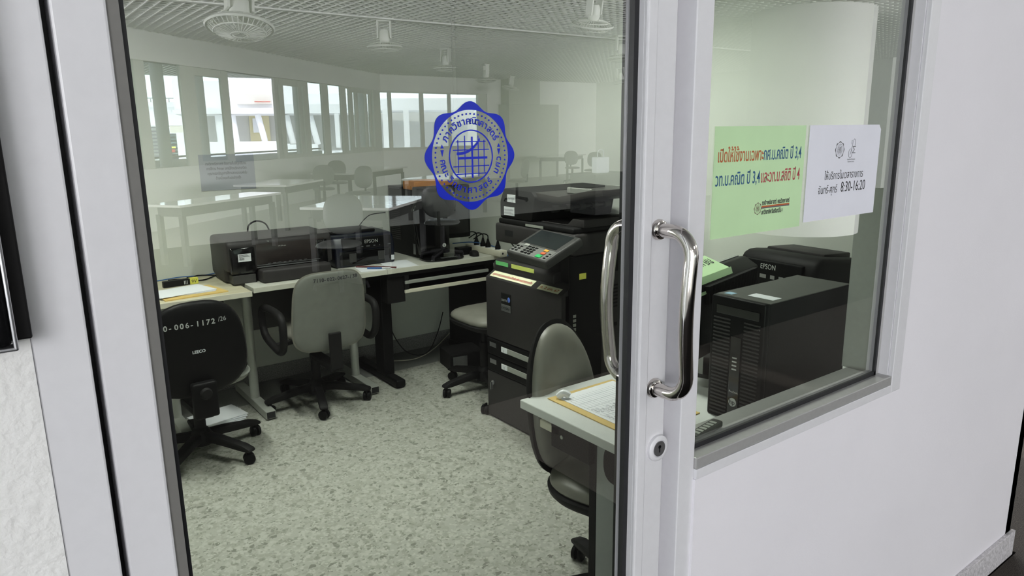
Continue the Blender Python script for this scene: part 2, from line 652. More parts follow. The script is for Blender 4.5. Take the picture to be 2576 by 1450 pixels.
# ------------------------------------------------------------------ emblem used on the door and on the papers
def emblem(parent, M, Rr, ink, full=True, name='emblem'):
    N = 160
    out, inn = [], []
    for k in range(N):
        th = 2 * PI * k / N + PI / 2
        w = math.cos(8 * (th - PI / 2))
        ro = Rr * (0.938 + 0.062 * w)
        out.append((ro * math.cos(th), ro * math.sin(th)))
        ri = Rr * 0.845
        inn.append((ri * math.cos(th), ri * math.sin(th)))
    b = NB()
    ring_band(b, out, inn, 0, 0.0004, M)
    c = [(Rr * 0.49 * math.cos(2 * PI * k / 64), Rr * 0.49 * math.sin(2 * PI * k / 64)) for k in range(64)]
    c2 = [(Rr * 0.465 * math.cos(2 * PI * k / 64), Rr * 0.465 * math.sin(2 * PI * k / 64)) for k in range(64)]
    ring_band(b, c, c2, 0, 0.0004, M)
    lw = Rr * 0.009
    for x in (-0.29, -0.14, 0.16, 0.29):
        hh = 0.30 if abs(x) > 0.2 else 0.38
        box(b, Rr * x - lw, Rr * x + lw, -hh * Rr, hh * Rr, 0, 0.0003, M=M)
    for y in (0.27, 0.12, -0.18, -0.32):
        hh = 0.33 if abs(y) > 0.2 else 0.40
        box(b, -hh * Rr, hh * Rr, Rr * y - lw, Rr * y + lw, 0, 0.0003, M=M)
    t = 0.022 * Rr
    box(b, -0.30 * Rr, 0.36 * Rr, -0.03 * Rr - t, -0.03 * Rr + t, 0, 0.0004, M=M)
    box(b, 0.02 * Rr - t * .8, 0.02 * Rr + t * .8, -0.40 * Rr, 0.36 * Rr, 0, 0.00045, M=M)
    up_, lo_ = [], []
    for k in range(13):
        x = -0.32 + 0.52 * k / 12
        y = 0.055 + 0.26 * (k / 12) ** 2.6
        up_.append((x * Rr, (y + 0.026) * Rr))
        lo_.append((x * Rr, (y - 0.026) * Rr))
    prism(b, up_ + lo_[::-1], 0, 0.00042, M)
    if full:
        nd = 56
        for k in range(nd):
            a = 2 * PI * k / nd
            dd = 0.0175 * Rr
            ds = [(Rr * 0.775 * math.cos(a) + dd * math.cos(q * PI / 4), Rr * 0.775 * math.sin(a) + dd * math.sin(q * PI / 4)) for q in range(8)]
            prism(b, ds, 0, 0.0003, M)
        for sx in (-1, 1):
            for tri in (((-.035, .0), (.0, -.12), (.035, .0)), ((-.035, .03), (.035, .03), (0, .10))):
                prism(b, [(sx * 0.63 * Rr + x * Rr, 0.13 * Rr + y * Rr) for x, y in tri], 0, 0.0003, M)
    o = obj(name, b, ink, parent)
    b = NB()

    def clusters(s):
        res = []
        for ch in s:
            if res and (0x0E31 == ord(ch) or 0x0E34 <= ord(ch) <= 0x0E3A or 0x0E47 <= ord(ch) <= 0x0E4E):
                res[-1] += ch
            else:
                res.append(ch)
        return res
    top = clusters('ภาควิชาคณิตศาสตร์')
    sz = 0.178 * Rr
    n = len(top)
    for k, g in enumerate(top):
        a = R(150) - (R(118)) * k / (n - 1) - R(1)
        T = M @ Matrix.Rotation(a - PI / 2, 4, 'Z') @ Matrix.Translation((0, 0.59 * Rr, 0))
        text_bm(b, g, sz, T, 'CENTER', bold=0.00022 if full else 0.0)
    obj('lettering', b, ink, parent)
    b = NB()
    bot = clusters('คณะวิทยาศาสตร์') + [' '] + clusters('มศว')
    n = len(bot)
    for k, g in enumerate(bot):
        if g == ' ':
            continue
        a = R(188) + R(167) * k / (n - 1)
        T = M @ Matrix.Rotation(a + PI / 2, 4, 'Z') @ Matrix.Translation((0, -0.68 * Rr, 0))
        text_bm(b, g, sz, T, 'CENTER', bold=0.00022 if full else 0.0)
    obj('lettering', b, ink, parent)
    return o


# ================================================================== PRINTER ROOM SHELL
WB = 4.5            # back wall
WR = 2.84           # right wall
FY = 0.835          # outer face of the front wall
b = NB(); box(b, -0.95, WR - 0.36, 0.98, WB - 0.36, -0.05, 0)
box(b, -0.95, WR, 0.835, 0.98, -0.05, 0)
box(b, WR - 0.36, WR, 0.98, 1.0, -0.05, 0)
struct('floor', b, TERR)
b = NB(); box(b, -0.95, WR, WB - 0.36, WB, -0.05, 0); box(b, WR - 0.36, WR, 1.0, WB - 0.36, -0.05, 0)
struct('floor_border', b, BORDER)
b = NB(); box(b, -1.05, WR + 0.05, WB, WB + 0.1, 0, 2.95); struct('wall_back', b, ROOMW)
b = NB(); box(b, WR, WR + 0.045, FY, WB, 0, 2.95); struct('wall_right', b, ROOMW)
b = NB(); box(b, -1.05, -0.95, FY + 0.1, WB, 0, 2.95); struct('wall_left', b, ROOMW)
b = NB(); box(b, -1.05, WR + 0.05, FY + 0.1, WB + .1, 2.95, 3.05); struct('ceiling', b, mat('dark_room_ceiling', (0.16, 0.165, 0.15), 0.8, noise=0.05, nscale=4))
b = NB(); box(b, -0.95, WR - 0.012, WB - 0.012, WB, 0, 0.10, 0.003); struct('baseboard_back', b, GRANITE)
b = NB(); box(b, WR - 0.012, WR, 1.0, WB - 0.012, 0, 0.10, 0.003); struct('baseboard_right', b, GRANITE)
b = NB(); box(b, WR - 0.028, WR - 0.002, WB - 0.014, WB - 0.001, 1.3, 2.95, 0.003); struct('trim_1', b, ROOMW)

# front wall: left of the door jamb (rough plaster), below and right of the window, above everything
JX0, JX1 = 0.02, 0.0695         # jamb
DX0, DX1 = 0.0775, 0.979        # door leaf
PX0, PX1 = 0.985, 1.0615        # post between the door and the window
WX0, WX1 = 1.0615, 1.838        # window opening (inner edges of the frame)
WZ0 = 0.905
TOPZ = 2.35
b = NB()
box(b, -1.05, JX0, FY, FY + 0.11, 0, TOPZ)
struct('wall_front_left', b, ROUGHW)
b = NB()
box(b, PX1 - 0.002, WR + 0.045, FY, FY + 0.10, 0, 0.8835)
box(b, 1.885, WR + 0.045, FY, FY + 0.10, 0.8835, TOPZ)
box(b, -1.05, WR + 0.045, FY, FY + 0.10, TOPZ + 0.04, 3.65)
struct('wall_front', b, WHITE)
b = NB()
box(b, PX1 + 0.001, WR + 0.06, FY - 0.014, FY, 0, 0.10, 0.002)
struct('baseboard_front', b, SKIRT)
b = NB()
box(b, WR + 0.046, WR + 0.075, FY + 0.012, FY + 0.09, 0.0, 3.2, 0.002)
struct('trim_2', b, WOODP)
# jamb and post
b = NB(); box(b, JX0, JX1, FY + 0.002, FY + 0.10, 0, TOPZ, 0.002)
box(b, JX1, DX1 + 0.02, FY + 0.085, FY + 0.10, TOPZ, TOPZ + 0.04)
box(b, JX0, 1.885, FY + 0.003, FY + 0.10, TOPZ, TOPZ + 0.04, 0.002)
struct('trim_3', b, ALU)
b = NB(); box(b, JX1, DX0 + 0.01, FY + 0.055, FY + 0.085, 0, TOPZ); struct('trim_4', b, RUB)
b = NB()
box(b, PX0 + 0.031, PX1, FY + 0.006, FY + 0.10, 0, TOPZ, 0.002)
box(b, PX0 - 0.03, PX0 + 0.031, FY + 0.062, FY + 0.10, 0, TOPZ)
struct('trim_5', b, ALU)

# ---- the sliding door
d1 = sempty('door_1')
b = NB(); box(b, DX0, 0.1275, FY + 0.013, FY + 0.055, 0.01, TOPZ - 0.005, 0.003)
obj('stile', b, ALU, d1)
b = NB(); box(b, 0.1275, 0.139, FY + 0.017, FY + 0.05, 0.01, TOPZ - 0.03, 0.0); obj('glazing_bead', b, BEAD, d1)
b = NB(); box(b, 0.139, 0.1445, FY + 0.024, FY + 0.048, 0.05, TOPZ - 0.03)
box(b, 0.8900, 0.9005, GL - 0.006, GL + 0.0205, 0.05, TOPZ - 0.03)
obj('gasket', b, RUB, d1)
b = NB(); box(b, 0.9005, 0.979, FY + 0.015, FY + 0.055, 0.01, TOPZ - 0.005, 0.003)
box(b, 0.9005, 0.925, FY + 0.0085, FY + 0.02, 0.01, TOPZ - 0.005, 0.0035)
obj('stile', b, ALU, d1)
b = NB(); box(b, 0.1275, 0.9005, FY + 0.018, FY + 0.052, 0.01, 0.09, 0.002)
box(b, 0.1275, 0.9005, FY + 0.018, FY + 0.052, TOPZ - 0.09, TOPZ - 0.005, 0.002)
obj('rail', b, ALU, d1)
b = NB(); box(b, 0.1405, 0.895, GL, GL + 0.006, 0.085, TOPZ - 0.08); obj('glass_pane', b, GLASS, d1)


def handle(side):
    y0 = FY + 0.015 if side < 0 else FY + 0.055
    zt, zb, hx = 1.392, 1.099, 0.946
    rr, pj = 0.0125, 0.075
    pts = []
    yy = y0 + side * pj
    pts.append((hx, y0, zt))
    for k in range(0, 9):
        a = PI / 2 * k / 8
        c = 0.04
        pts.append((hx, yy - side * c + side * c * math.sin(a), zt - c + c * math.cos(a)))
    for k in range(1, 12):
        z = zt - 0.04 - (zt - zb - 0.08) * k / 12
        bow = math.sin(PI * k / 12)
        pts.append((hx - 0.009 * bow, yy + side * 0.002 * bow, z))
    for k in range(0, 9):
        a = PI / 2 * k / 8
        c = 0.04
        pts.append((hx, yy - side * c + side * c * math.cos(a), zb + c - c * math.sin(a)))
    pts.append((hx, y0, zb))
    b = NB()
    tube(b, pts, rr, 24)
    h = obj('handle', b, CHROME, d1, smooth=60)
    for z in (zt, zb):
        r_ = NB()
        Mx = Matrix.Translation((hx, y0, z)) @ Matrix.Rotation(R(90) if side < 0 else R(-90), 4, 'X')
        lathe(r_, [(0, 0), (0.0185, 0), (0.0185, 0.004), (0.0165, 0.008), (0.013, 0.009), (0.0125, 0.0095)], 32, Mx)
        obj('rosette', r_, CHROME, h, smooth=40)


handle(-1)
handle(1)
lk = P(1653, 1127, Y=FY + 0.013)
Mx = Matrix.Translation((lk.x, FY + 0.015, lk.z)) @ Matrix.Rotation(R(90), 4, 'X') @ Matrix.Diagonal((1.3, 1.3, 1.0, 1))
b = NB(); lathe(b, [(0.0195, 0), (0.0195, 0.006), (0.0175, 0.0085), (0.0135, 0.009), (0.0125, 0.0065), (0.0, 0.0065)], 40, Mx)
lo = obj('lock', b, ALU, d1, smooth=40)
b = NB(); lathe(b, [(0.0115, 0.0066), (0.0115, 0.0085), (0.0, 0.0085)], 32, Mx); obj('lock_cylinder', b, SATIN, lo, smooth=40)
b = NB(); box(b, -0.0012, 0.0012, -0.0055, 0.005, 0.0083, 0.0089, M=Mx); lathe(b, [(0.0028, 0.0083), (0.0028, 0.0089), (0, 0.0089)], 16, Mx @ Matrix.Translation((0, 0.003, 0)))
obj('keyhole', b, RUB, lo)

# round blue sticker on the glass
st = thing('emblem_sticker', 'blue scalloped round emblem sticker on the sliding door glass', 'sticker', (0.5715, GL - 0.0003, 1.5295))
b = NB()
emblem(st, face_M((0, 0, 0), '-Y'), 0.0765, STICK)

# ---- fixed window
w1 = sempty('window_1')
b = NB()
box(b, WX0, WX1, FY - 0.001, FY + 0.10, 0.8835, 0.905, 0.001)
box(b, WX1, 1.885, FY - 0.001, FY + 0.012, 0.8835, TOPZ, 0.002)
box(b, WX1 - 0.004, 1.885, FY + 0.012, FY + 0.10, 0.8835, TOPZ)
box(b, WX0, WX1, FY - 0.001, FY + 0.10, TOPZ - 0.03, TOPZ)
obj('window_frame', b, ALU, w1)
b = NB(); box(b, WX0, 1.838, FY + 0.0005, FY + 0.112, 0.905, 0.929, 0.002); obj('window_sill', b, ALUD, w1)
b = NB()
box(b, WX0, 1.812, GL - 0.003, GL + 0.011, 0.929, 0.9395)
box(b, 1.806, 1.816, GL - 0.003, GL + 0.011, 0.929, TOPZ - 0.03)
obj('gasket', b, RUB, w1)
b = NB(); box(b, 1.816, WX1 - 0.004, GL + 0.0, FY + 0.125, 0.929, TOPZ - 0.03); obj('frame_reveal', b, ALUD, w1)
b = NB(); box(b, WX0, 1.808, GL, GL + 0.006, 0.935, TOPZ - 0.03); obj('glass_pane', b, FGLASS, w1)

# ---- papers taped on the window
yp = GL - 0.0012
g1 = thing('notice', 'green landscape notice with rust and blue writing, taped to the window glass', 'notice', (1.113, yp, 1.355))
M0 = face_M((0, 0, 0), '-Y')
b = NB(); quad_sheet(b, M0, 0.299, 0.2125, 0.0006); obj('sheet', b, GREEN, g1)


def fit(bm, s, M, x, y, w, size, **k):
    """a line of writing starting at (x, y), squeezed to width w"""
    t = NB(); text_bm(t, s, size, Matrix.Identity(4), **k)
    xs = [v.co.x for v in t.verts]
    wd = max(xs) - min(xs)
    x0 = min(xs)
    merge(bm, t, M @ Matrix.Translation((x, y, 0)) @ Matrix.Diagonal((w / wd, 1, 1, 1)) @ Matrix.Translation((-x0, 0, 0)))


Mp = M0 @ Matrix.Translation((0, 0, 0.0006))
b = NB(); fit(b, 'เปิดให้ใช้งานเฉพาะ', Mp, 0.012, 0.146, 0.1425, 0.034, bold=0.0004); obj('lettering', b, INKO, g1)
b = NB(); fit(b, 'กศ.บ.คณิต ปี 3,4', Mp, 0.1555, 0.146, 0.131, 0.034, bold=0.0004); obj('lettering', b, INKB, g1); b = NB(); fit(b, 'วท.บ.คณิต ปี 3,4', Mp, 0.007, 0.1015, 0.140, 0.034, bold=0.0004); obj('lettering', b, INKB, g1)
b = NB(); fit(b, 'และวท.บ.สถิติ ปี 4', Mp, 0.151, 0.1015, 0.135, 0.034, bold=0.0004); obj('lettering', b, INKR, g1)
b = NB(); fit(b, 'ภาควิชาคณิตศาสตร์  คณะวิทยาศาสตร์', Mp, 0.159, 0.0555, 0.096, 0.0125, bold=0.0004); obj('lettering', b, INKK, g1); b = NB(); fit(b, 'มหาวิทยาลัยศรีนครินทรวิโรฒ', Mp, 0.159, 0.0365, 0.074, 0.0125, bold=0.0004); obj('lettering', b, INKK, g1)
b = NB(); box(b, 0.159, 0.2555, 0.0505, 0.0535, 0, 0.0003, M=Mp); obj('stripe', b, INKO, g1)
b = NB(); box(b, 0.159, 0.2555, 0.0480, 0.0505, 0, 0.0003, M=Mp); obj('stripe', b, INKG, g1)
emblem(g1, Mp @ Matrix.Translation((0.146, 0.049, 0)), 0.0125, BROWNINK, False)

g2 = thing('notice', 'white landscape notice reading 8:30-16:20, taped to the window glass', 'notice', (1.4265, yp, 1.3615))
b = NB()
prism(b, [(0, 0), (0.296, 0), (0.297, 0.195), (0.288, 0.206), (0, 0.206)], 0, 0.0006, M0)
obj('sheet', b, PAPERW, g2)
b = NB()
fit(b, 'ให้บริการในเวลาราชการ', Mp, 0.070, 0.088, 0.162, 0.024)
fit(b, 'จันทร์-ศุกร์', Mp, 0.049, 0.058, 0.076, 0.024)
fit(b, '8:30-16:20', Mp, 0.141, 0.058, 0.105, 0.033)
obj('lettering', b, INKK, g2)
b = NB()
fit(b, 'Department of Mathematics', Mp, 0.157, 0.1285, 0.034, 0.0045)
fit(b, 'Srinakharinwirot University', Mp, 0.160, 0.1235, 0.028, 0.004)
fit(b, 'Σ', Mp, 0.177, 0.143, 0.013, 0.022)
tube(b, [Mp @ Vector((0.1685 + 0.0075 * math.cos(a), 0.143 + 0.010 * math.sin(a), 0.0003)) for a in [2 * PI * k / 24 for k in range(24)]], 0.0004, 5, closed=True)
tube(b, [Mp @ Vector(p) for p in smooth_path([(0.168, 0.140, .0003), (0.174, 0.155, .0003), (0.177, 0.168, .0003), (0.182, 0.175, .0003), (0.187, 0.170, .0003), (0.187, 0.160, .0003)])], 0.0004, 5)
tube(b, [Mp @ Vector(p) for p in ((0.1725, 0.163, .0003), (0.1725, 0.170, .0003), (0.1722, 0.1725, .0003))], 0.0004, 5)
obj('lettering', b, INKG, g2)
emblem(g2, Mp @ Matrix.Translation((0.1235, 0.152, 0)), 0.019, INKG, False)

# black wall box at the far left
bt = thing('wall_reader', 'black wall-mounted reader box with a silver rim, left of the door', 'device', (-0.085, FY - 0.022, 1.374))
b = NB(); box(b, 0.0, 0.107, 0.0, 0.022, 0.0, 0.36, 0.002); obj('backplate', b, BLKM, bt)
b = NB(); box(b, 0.004, 0.0905, -0.016, -0.003, -0.002, 0.35, 0.006, 3); obj('screen_housing', b, BLKG, bt)
b = NB()
for rr_ in (((0.0905, 0.0945), (-0.018, 0.0), (-0.006, 0.35)), ((0.0, 0.0945), (-0.018, 0.0), (-0.006, -0.002)), ((0.0, 0.004), (-0.018, 0.0), (-0.006, 0.35))):
    box(b, *rr_[0], *rr_[1], *rr_[2], 0.0018)
obj('rim', b, SATIN, bt)

# ================================================================== DESKS ALONG THE BACK WALL
DZ = 0.75
DF = 3.865


def square_tube_foot(b, x, y0, y1, w=0.05, h=0.045):
    box(b, x - w / 2, x + w / 2, y0, y1, 0.008, 0.008 + h, 0.003)


# leftmost pale table
t1 = thing('computer_table', 'pale wood topped table at the left end of the back wall, papers on it', 'table', (0.55, 3.83, 0))
b = NB(); box(b, -0.50, 0.545, 0, 0.655, 0.715, 0.742, 0.002); obj('tabletop', b, OAK, t1)
b = NB(); box(b, -0.50, 0.546, -0.002, 0.004, 0.7145, 0.7425, 0.001); obj('edge_band', b, CREAM, t1)
b = NB(); tube(b, [(0.15, 0.235, 0.05), (0.15, 0.235, 0.715)], 0.026, 20); obj('leg', b, SILV, t1, smooth=40)
b = NB(); tube(b, [(-0.44, 0.235, 0.05), (-0.44, 0.235, 0.715)], 0.026, 20); obj('leg', b, SILV, t1, smooth=40)
for xx in (0.15, -0.44):
    b = NB(); square_tube_foot(b, xx, -0.03, 0.55, 0.06); f = obj('foot', b, SILV, t1)
    b = NB(); box(b, xx - 0.026, xx + 0.026, -0.032, -0.029, 0.012, 0.048); obj('foot_cap', b, RUB, f)
b = NB(); box(b, -0.44, 0.5, 0.42, 0.44, 0.30, 0.714); obj('modesty_panel', b, BLK, t1)

t2 = thing('office_desk', 'grey laminate desk in the middle of the back wall, carrying the wide printer', 'desk', (1.115, DF, 0))
b = NB(); box(b, 0, 0.797, 0, 0.63, 0.723, 0.75, 0.002); obj('desktop', b, LAM, t2)
b = NB(); box(b, -0.001, 0.798, -0.003, 0.003, 0.7225, 0.7505, 0.001); obj('edge_band', b, LAMEDGE, t2)
b = NB(); box(b, 0.06, 0.74, 0.36, 0.38, 0.42, 0.723); obj('modesty_panel', b, DGRY, t2)
for xx in (0.655, 0.02):
    b = NB(); tube(b, [(xx, 0.235, 0.05), (xx, 0.235, 0.723)], 0.026, 20); obj('leg', b, SILV, t2, smooth=40)
    b = NB(); square_tube_foot(b, xx, -0.045, 0.55, 0.055); f = obj('foot', b, SILV, t2)
    b = NB(); box(b, xx - 0.023, xx + 0.023, -0.047, -0.044, 0.012, 0.048); obj('foot_cap', b, RUB, f)

t3 = thing('computer_desk', 'grey topped desk with black frame and keyboard rails in the back right corner', 'desk', (1.914, DF, 0))
b = NB(); box(b, 0.002, 0.875, 0, 0.63, 0.723, 0.75, 0.002); obj('desktop', b, LAM, t3)
b = NB(); box(b, 0.001, 0.876, -0.003, 0.003, 0.7225, 0.7505, 0.001); obj('edge_band', b, LAMEDGE, t3)
b = NB(); box(b, 0.0, 0.75, 0.30, 0.32, 0.525, 0.723); obj('modesty_panel', b, BLK, t3)
for xx in (0.045, 0.79):
    b = NB(); box(b, xx - 0.04, xx + 0.035, 0.06, 0.54, 0.05, 0.723, 0.006) if xx > 0.5 else box(b, xx - 0.05, xx + 0.02, 0.10, 0.22, 0.05, 0.723, 0.004)
    obj('leg', b, BLK, t3)
    b = NB(); box(b, xx - 0.045, xx + 0.02, -0.05, 0.56, 0.006, 0.055, 0.012, 3); obj('foot', b, BLK, t3)
b = NB(); box(b, 0.115, 0.735, 0.005, 0.30, 0.650, 0.664); box(b, 0.112, 0.14, -0.005, 0.02, 0.61, 0.70); tr = obj('keyboard_tray', b, BLKM, t3)
b = NB(); box(b, 0.112, 0.735, -0.01, 0.006, 0.648, 0.668, 0.002); obj('tray_rail', b, SILV, tr)
b = NB(); box(b, 0.112, 0.735, -0.01, 0.006, 0.590, 0.612, 0.002); obj('tray_rail', b, CREAM, tr)
b = NB(); box(b, 0.115, 0.735, 0.005, 0.30, 0.588, 0.600); obj('lower_tray', b, BLKM, t3)
b = NB(); box(b, 0.0, 0.12, 0.014, 0.30, 0.535, 0.722); obj('side_panel', b, BLKM, t3)
b = NB(); box(b, 0.0, 0.875, 0.0, 0.012, 0.70, 0.7225); obj('front_apron', b, BLK, t3)

# ---- things on the pale table
b = NB(); prism(b, [(-0.13, -0.14), (0.19, -0.14), (0.175, 0.10), (-0.11, 0.12)], 0, 0.006, Matrix.Translation((0.79, 4.02, 0.742)) @ Matrix.Rotation(R(6), 4, 'Z'))
tag(obj('envelope', b, MANILA), 'manila envelope under loose papers on the pale table', 'envelope')
b = NB()
for k in range(4):
    prism(b, [(-0.13, -0.10), (0.16, -0.10), (0.15, 0.11), (-0.13, 0.10)], 0.0015 * k, 0.0015 * k + 0.001, Matrix.Translation((0.775, 4.03, 0.7485)) @ Matrix.Rotation(R(3 + 3 * k), 4, 'Z'))
pp = obj('loose_papers', b, PAPER)
tag(pp, 'small pile of white papers on the manila envelope', 'papers')
t = thing('battery_box', 'small black and yellow battery box marked 9V behind the papers', 'box', (0.74, 4.22, 0.742), R(6))
b = NB(); box(b, 0, 0.14, 0, 0.03, 0, 0.035, 0.002); obj('carton', b, BLKM, t)
b = NB(); box(b, 0.14, 0.185, 0, 0.03, 0, 0.035, 0.002); obj('end_panel', b, YEL, t)
b = NB(); text_bm(b, '9V', 0.026, face_M((0.147, -0.0004, 0.008), '-Y')); obj('lettering', b, INKK, t)
b = NB(); text_bm(b, 'III', 0.03, face_M((0.105, -0.0004, 0.006), '-Y')); obj('lettering', b, PAPER, t)
b = NB(); tube(b, smooth_path([P(385, 700, Y=4.46), (0.74, 4.44, 0.748), (0.87, 4.46, 0.750), (1.0, 4.44, 0.748), (1.12, 4.46, 0.753)]), 0.0035, 8)
tag(obj('network_cable', b, CABB, smooth=60), 'blue network cable along the wall behind the pale table', 'cable')
b = NB(); tube(b, smooth_path([(1.06, 4.40, 0.747), (0.97, 4.30, 0.747), (0.90, 4.33, 0.747), (0.86, 4.41, 0.747), (0.80, 4.42, 0.747)]), 0.004, 8)
tube(b, smooth_path([(0.93, 4.40, 0.75), (0.965, 4.43, 0.752), (1.04, 4.41, 0.748), (1.08, 4.38, 0.747)]), 0.004, 8)
box(b, 0.895, 0.935, 4.385, 4.40, 0.743, 0.757, 0.003)
tag(obj('power_cable', b, BLK, smooth=60), 'black power cable curled on the pale table beside the blue cable', 'cable')

# ---- wide format printer
wp = thing('wide_format_printer', 'wide dark brown inkjet printer with a barcode label, left of the smaller printers', 'printer', (1.035, 4.02, DZ), R(-1.0))
b = NB()
prism(b, [(0.0, 0.07), (0.0, 0.225), (0.03, 0.245), (0.36, 0.245), (0.38, 0.22), (0.38, 0.02), (0.30, 0.0), (0.09, 0.0), (0.09, 0.065)], 0, 0.60, Matrix(((0, 0, 1, 0), (1, 0, 0, 0), (0, 1, 0, 0), (0, 0, 0, 1))), bev=0.018)
obj('body', b, GRYP, wp, smooth=50)
b = NB(); box(b, 0.012, 0.150, -0.006, 0.02, 0.055, 0.205, 0.012, 3); obj('control_panel', b, BLKG, wp, smooth=40)
b = NB(); box(b, 0.055, 0.125, -0.0068, -0.0058, 0.125, 0.168); lb = obj('barcode_label', b, PAPER, wp)
b = NB(); random.seed(3)
for k in range(10):
    box(b, 0.060 + 0.003 * k, 0.060 + 0.003 * k + random.choice((0.001, 0.002)), -0.0073, -0.0068, 0.133, 0.146)
for k in range(3):
    box(b, 0.060, 0.118 - 0.006 * k, -0.0073, -0.0068, 0.151 + 0.005 * k, 0.153 + 0.005 * k)
obj('barcode', b, INKK, lb)
b = NB(); box(b, 0.155, 0.555, -0.002, 0.02, 0.095, 0.215, 0.006); obj('front_cover', b, mat('brown_gloss_plastic', (0.034, 0.027, 0.026), 0.18, noise=0.08, nscale=12), wp, smooth=40)  # brown glare of the door glass is put into the cover's colour
b = NB(); box(b, 0.155, 0.50, -0.004, 0.0, 0.080, 0.086); box(b, 0.155, 0.52, -0.0045, 0.0, 0.092, 0.0945)
for k in range(8):
    box(b, 0.215 + 0.03 * k, 0.23 + 0.03 * k, -0.004, 0.0, 0.099, 0.101)
obj('output_slot_trim', b, SATIN, wp)
b = NB(); box(b, 0.16, 0.56, -0.075, 0.16, 0.0, 0.075, 0.014, 3); obj('paper_tray', b, GRYP, wp, smooth=40)
b = NB(); box(b, 0.02, 0.145, 0.0, 0.10, 0.0, 0.05, 0.004); obj('base', b, DGRY, wp)
b = NB(); box(b, 0.50, 0.57, -0.003, 0.03, 0.0, 0.21, 0.006); obj('cartridge_door', b, BLKG, wp, smooth=40)
b = NB(); text_bm(b, 'hp', 0.012, face_M((0.22, -0.003, 0.223), '-Y')); obj('logo', b, LETW, wp); b = NB(); text_bm(b, 'HP Officejet', 0.009, face_M((0.28, -0.003, 0.190), '-Y')); obj('lettering', b, LETW, wp)
for k in range(4):
    b = NB(); lathe(b, [(0.005, 0), (0.005, 0.001), (0, 0.001)], 12, face_M((0.505 + 0.014 * k, -0.003, 0.197), '-Y')); obj('button', b, DGRY, wp)
b = NB(); tube(b, smooth_path([(0.225, 0.39, 0.23), (0.24, 0.40, 0.275), (0.29, 0.41, 0.295), (0.34, 0.41, 0.275), (0.36, 0.40, 0.23)]), 0.005, 8); obj('cable', b, BLK, wp, smooth=60)

# ---- small inkjet beside it


def small_inkjet(name, label, loc, rz, w, d, h, body, facing_text):
    t = thing(name, label, 'printer', loc, rz)
    b = NB()
    prism(b, [(0.0, 0.0), (0.0, h * 0.60), (0.025, h * 0.86), (0.055, h * 0.90), (d, h * 0.92), (d, 0.0)], 0, w, Matrix(((0, 0, 1, 0), (1, 0, 0, 0), (0, 1, 0, 0), (0, 0, 0, 1))), bev=0.014)
    obj('body', b, body, t, smooth=50)
    b = NB(); box(b, 0.05 * w, 0.80 * w, 0.11, d * 0.98, h * 0.90, h * 0.985, 0.008); obj('paper_lid', b, BLKM, t, smooth=40)
    b = NB(); box(b, 0.12 * w, 0.93 * w, -0.014, 0.02, h * 0.50, h * 0.84, 0.008); obj('control_panel', b, BLK, t, smooth=40)
    b = NB(); box(b, 0.07 * w, 0.93 * w, -0.004, 0.02, h * 0.06, h * 0.46, 0.004); obj('output_tray', b, BLKG, t, smooth=40)
    b = NB(); text_bm(b, 'EPSON', 0.030 if w > 0.35 else 0.026, face_M((0.47 * w, -0.0145, h * 0.665), '-Y'), 'LEFT'); obj('lettering', b, LETW, t)
    b = NB()
    for k, (x, ww) in enumerate(((0.42, 0.03), (0.50, 0.06), (0.62, 0.03), (0.72, 0.01), (0.86, 0.05))):
        box(b, x * w, (x + ww) * w, -0.0148, -0.0138, h * 0.56, h * 0.59)
    obj('buttons', b, SATIN, t)
    return t


e1 = small_inkjet('inkjet_printer', 'navy black inkjet printer marked EPSON, right of the wide printer', (1.685, 4.10, DZ), R(-2), 0.40, 0.33, 0.215, NAVY, '-Y')
b = NB(); box(b, 0.365, 0.385, -0.0155, -0.0138, 0.02, 0.05); obj('sticker', b, PAPER, e1)
b = NB(); tube(b, smooth_path([(0.30, 0.32, 0.21), (0.345, 0.33, 0.25), (0.40, 0.34, 0.275), (0.50, 0.34, 0.28)]), 0.003, 8); obj('cable', b, BLK, e1, smooth=60)
for xx in (0.09, 0.28):
    b = NB(); box(b, xx, xx + 0.045, -0.0062, -0.0035, 0.03, 0.085, 0.001); obj('sticker', b, DGRY, e1, label='grey foam strip')

# loose sheets and pens at the desk joint
b = NB(); prism(b, [(0, 0), (0.20, -0.02), (0.24, 0.22), (0.06, 0.25)], 0, 0.001, Matrix.Translation((1.93, 3.885, 0.7505)))
tag(obj('sheet_of_paper', b, PAPER), 'white sheet lying over the desk joint in front of the monitor', 'paper')
b = NB(); prism(b, [(0, 0), (0.15, -0.03), (0.20, 0.12), (0.03, 0.16)], 0, 0.001, Matrix.Translation((1.76, 3.90, 0.7505)))
tag(obj('sheet_of_paper', b, PAPER), 'white sheet lying in front of the navy inkjet printer', 'paper')
b = NB(); tube(b, [(1.80, 4.06, 0.757), (1.98, 3.875, 0.757)], 0.0055, 8)
tag(obj('pencil', b, mat('dark_red_paint', (0.10, 0.02, 0.02), 0.4, noise=0.05), smooth=60), 'long dark red pencil across the loose sheets', 'pencil')
t = thing('pen', 'blue ball pen beside the dark red pencil', 'pen', (1.83, 3.965, 0.7575), R(-38))
b = NB(); tube(b, [(0, 0, 0), (0.09, 0, 0)], 0.005, 10); obj('barrel', b, CABB, t, smooth=60)
b = NB(); tube(b, [(0.09, 0, 0), (0.135, 0, 0), (0.145, 0, 0)], [0.0048, 0.0048, 0.0012], 10); obj('tip', b, PAPER, t, smooth=60)

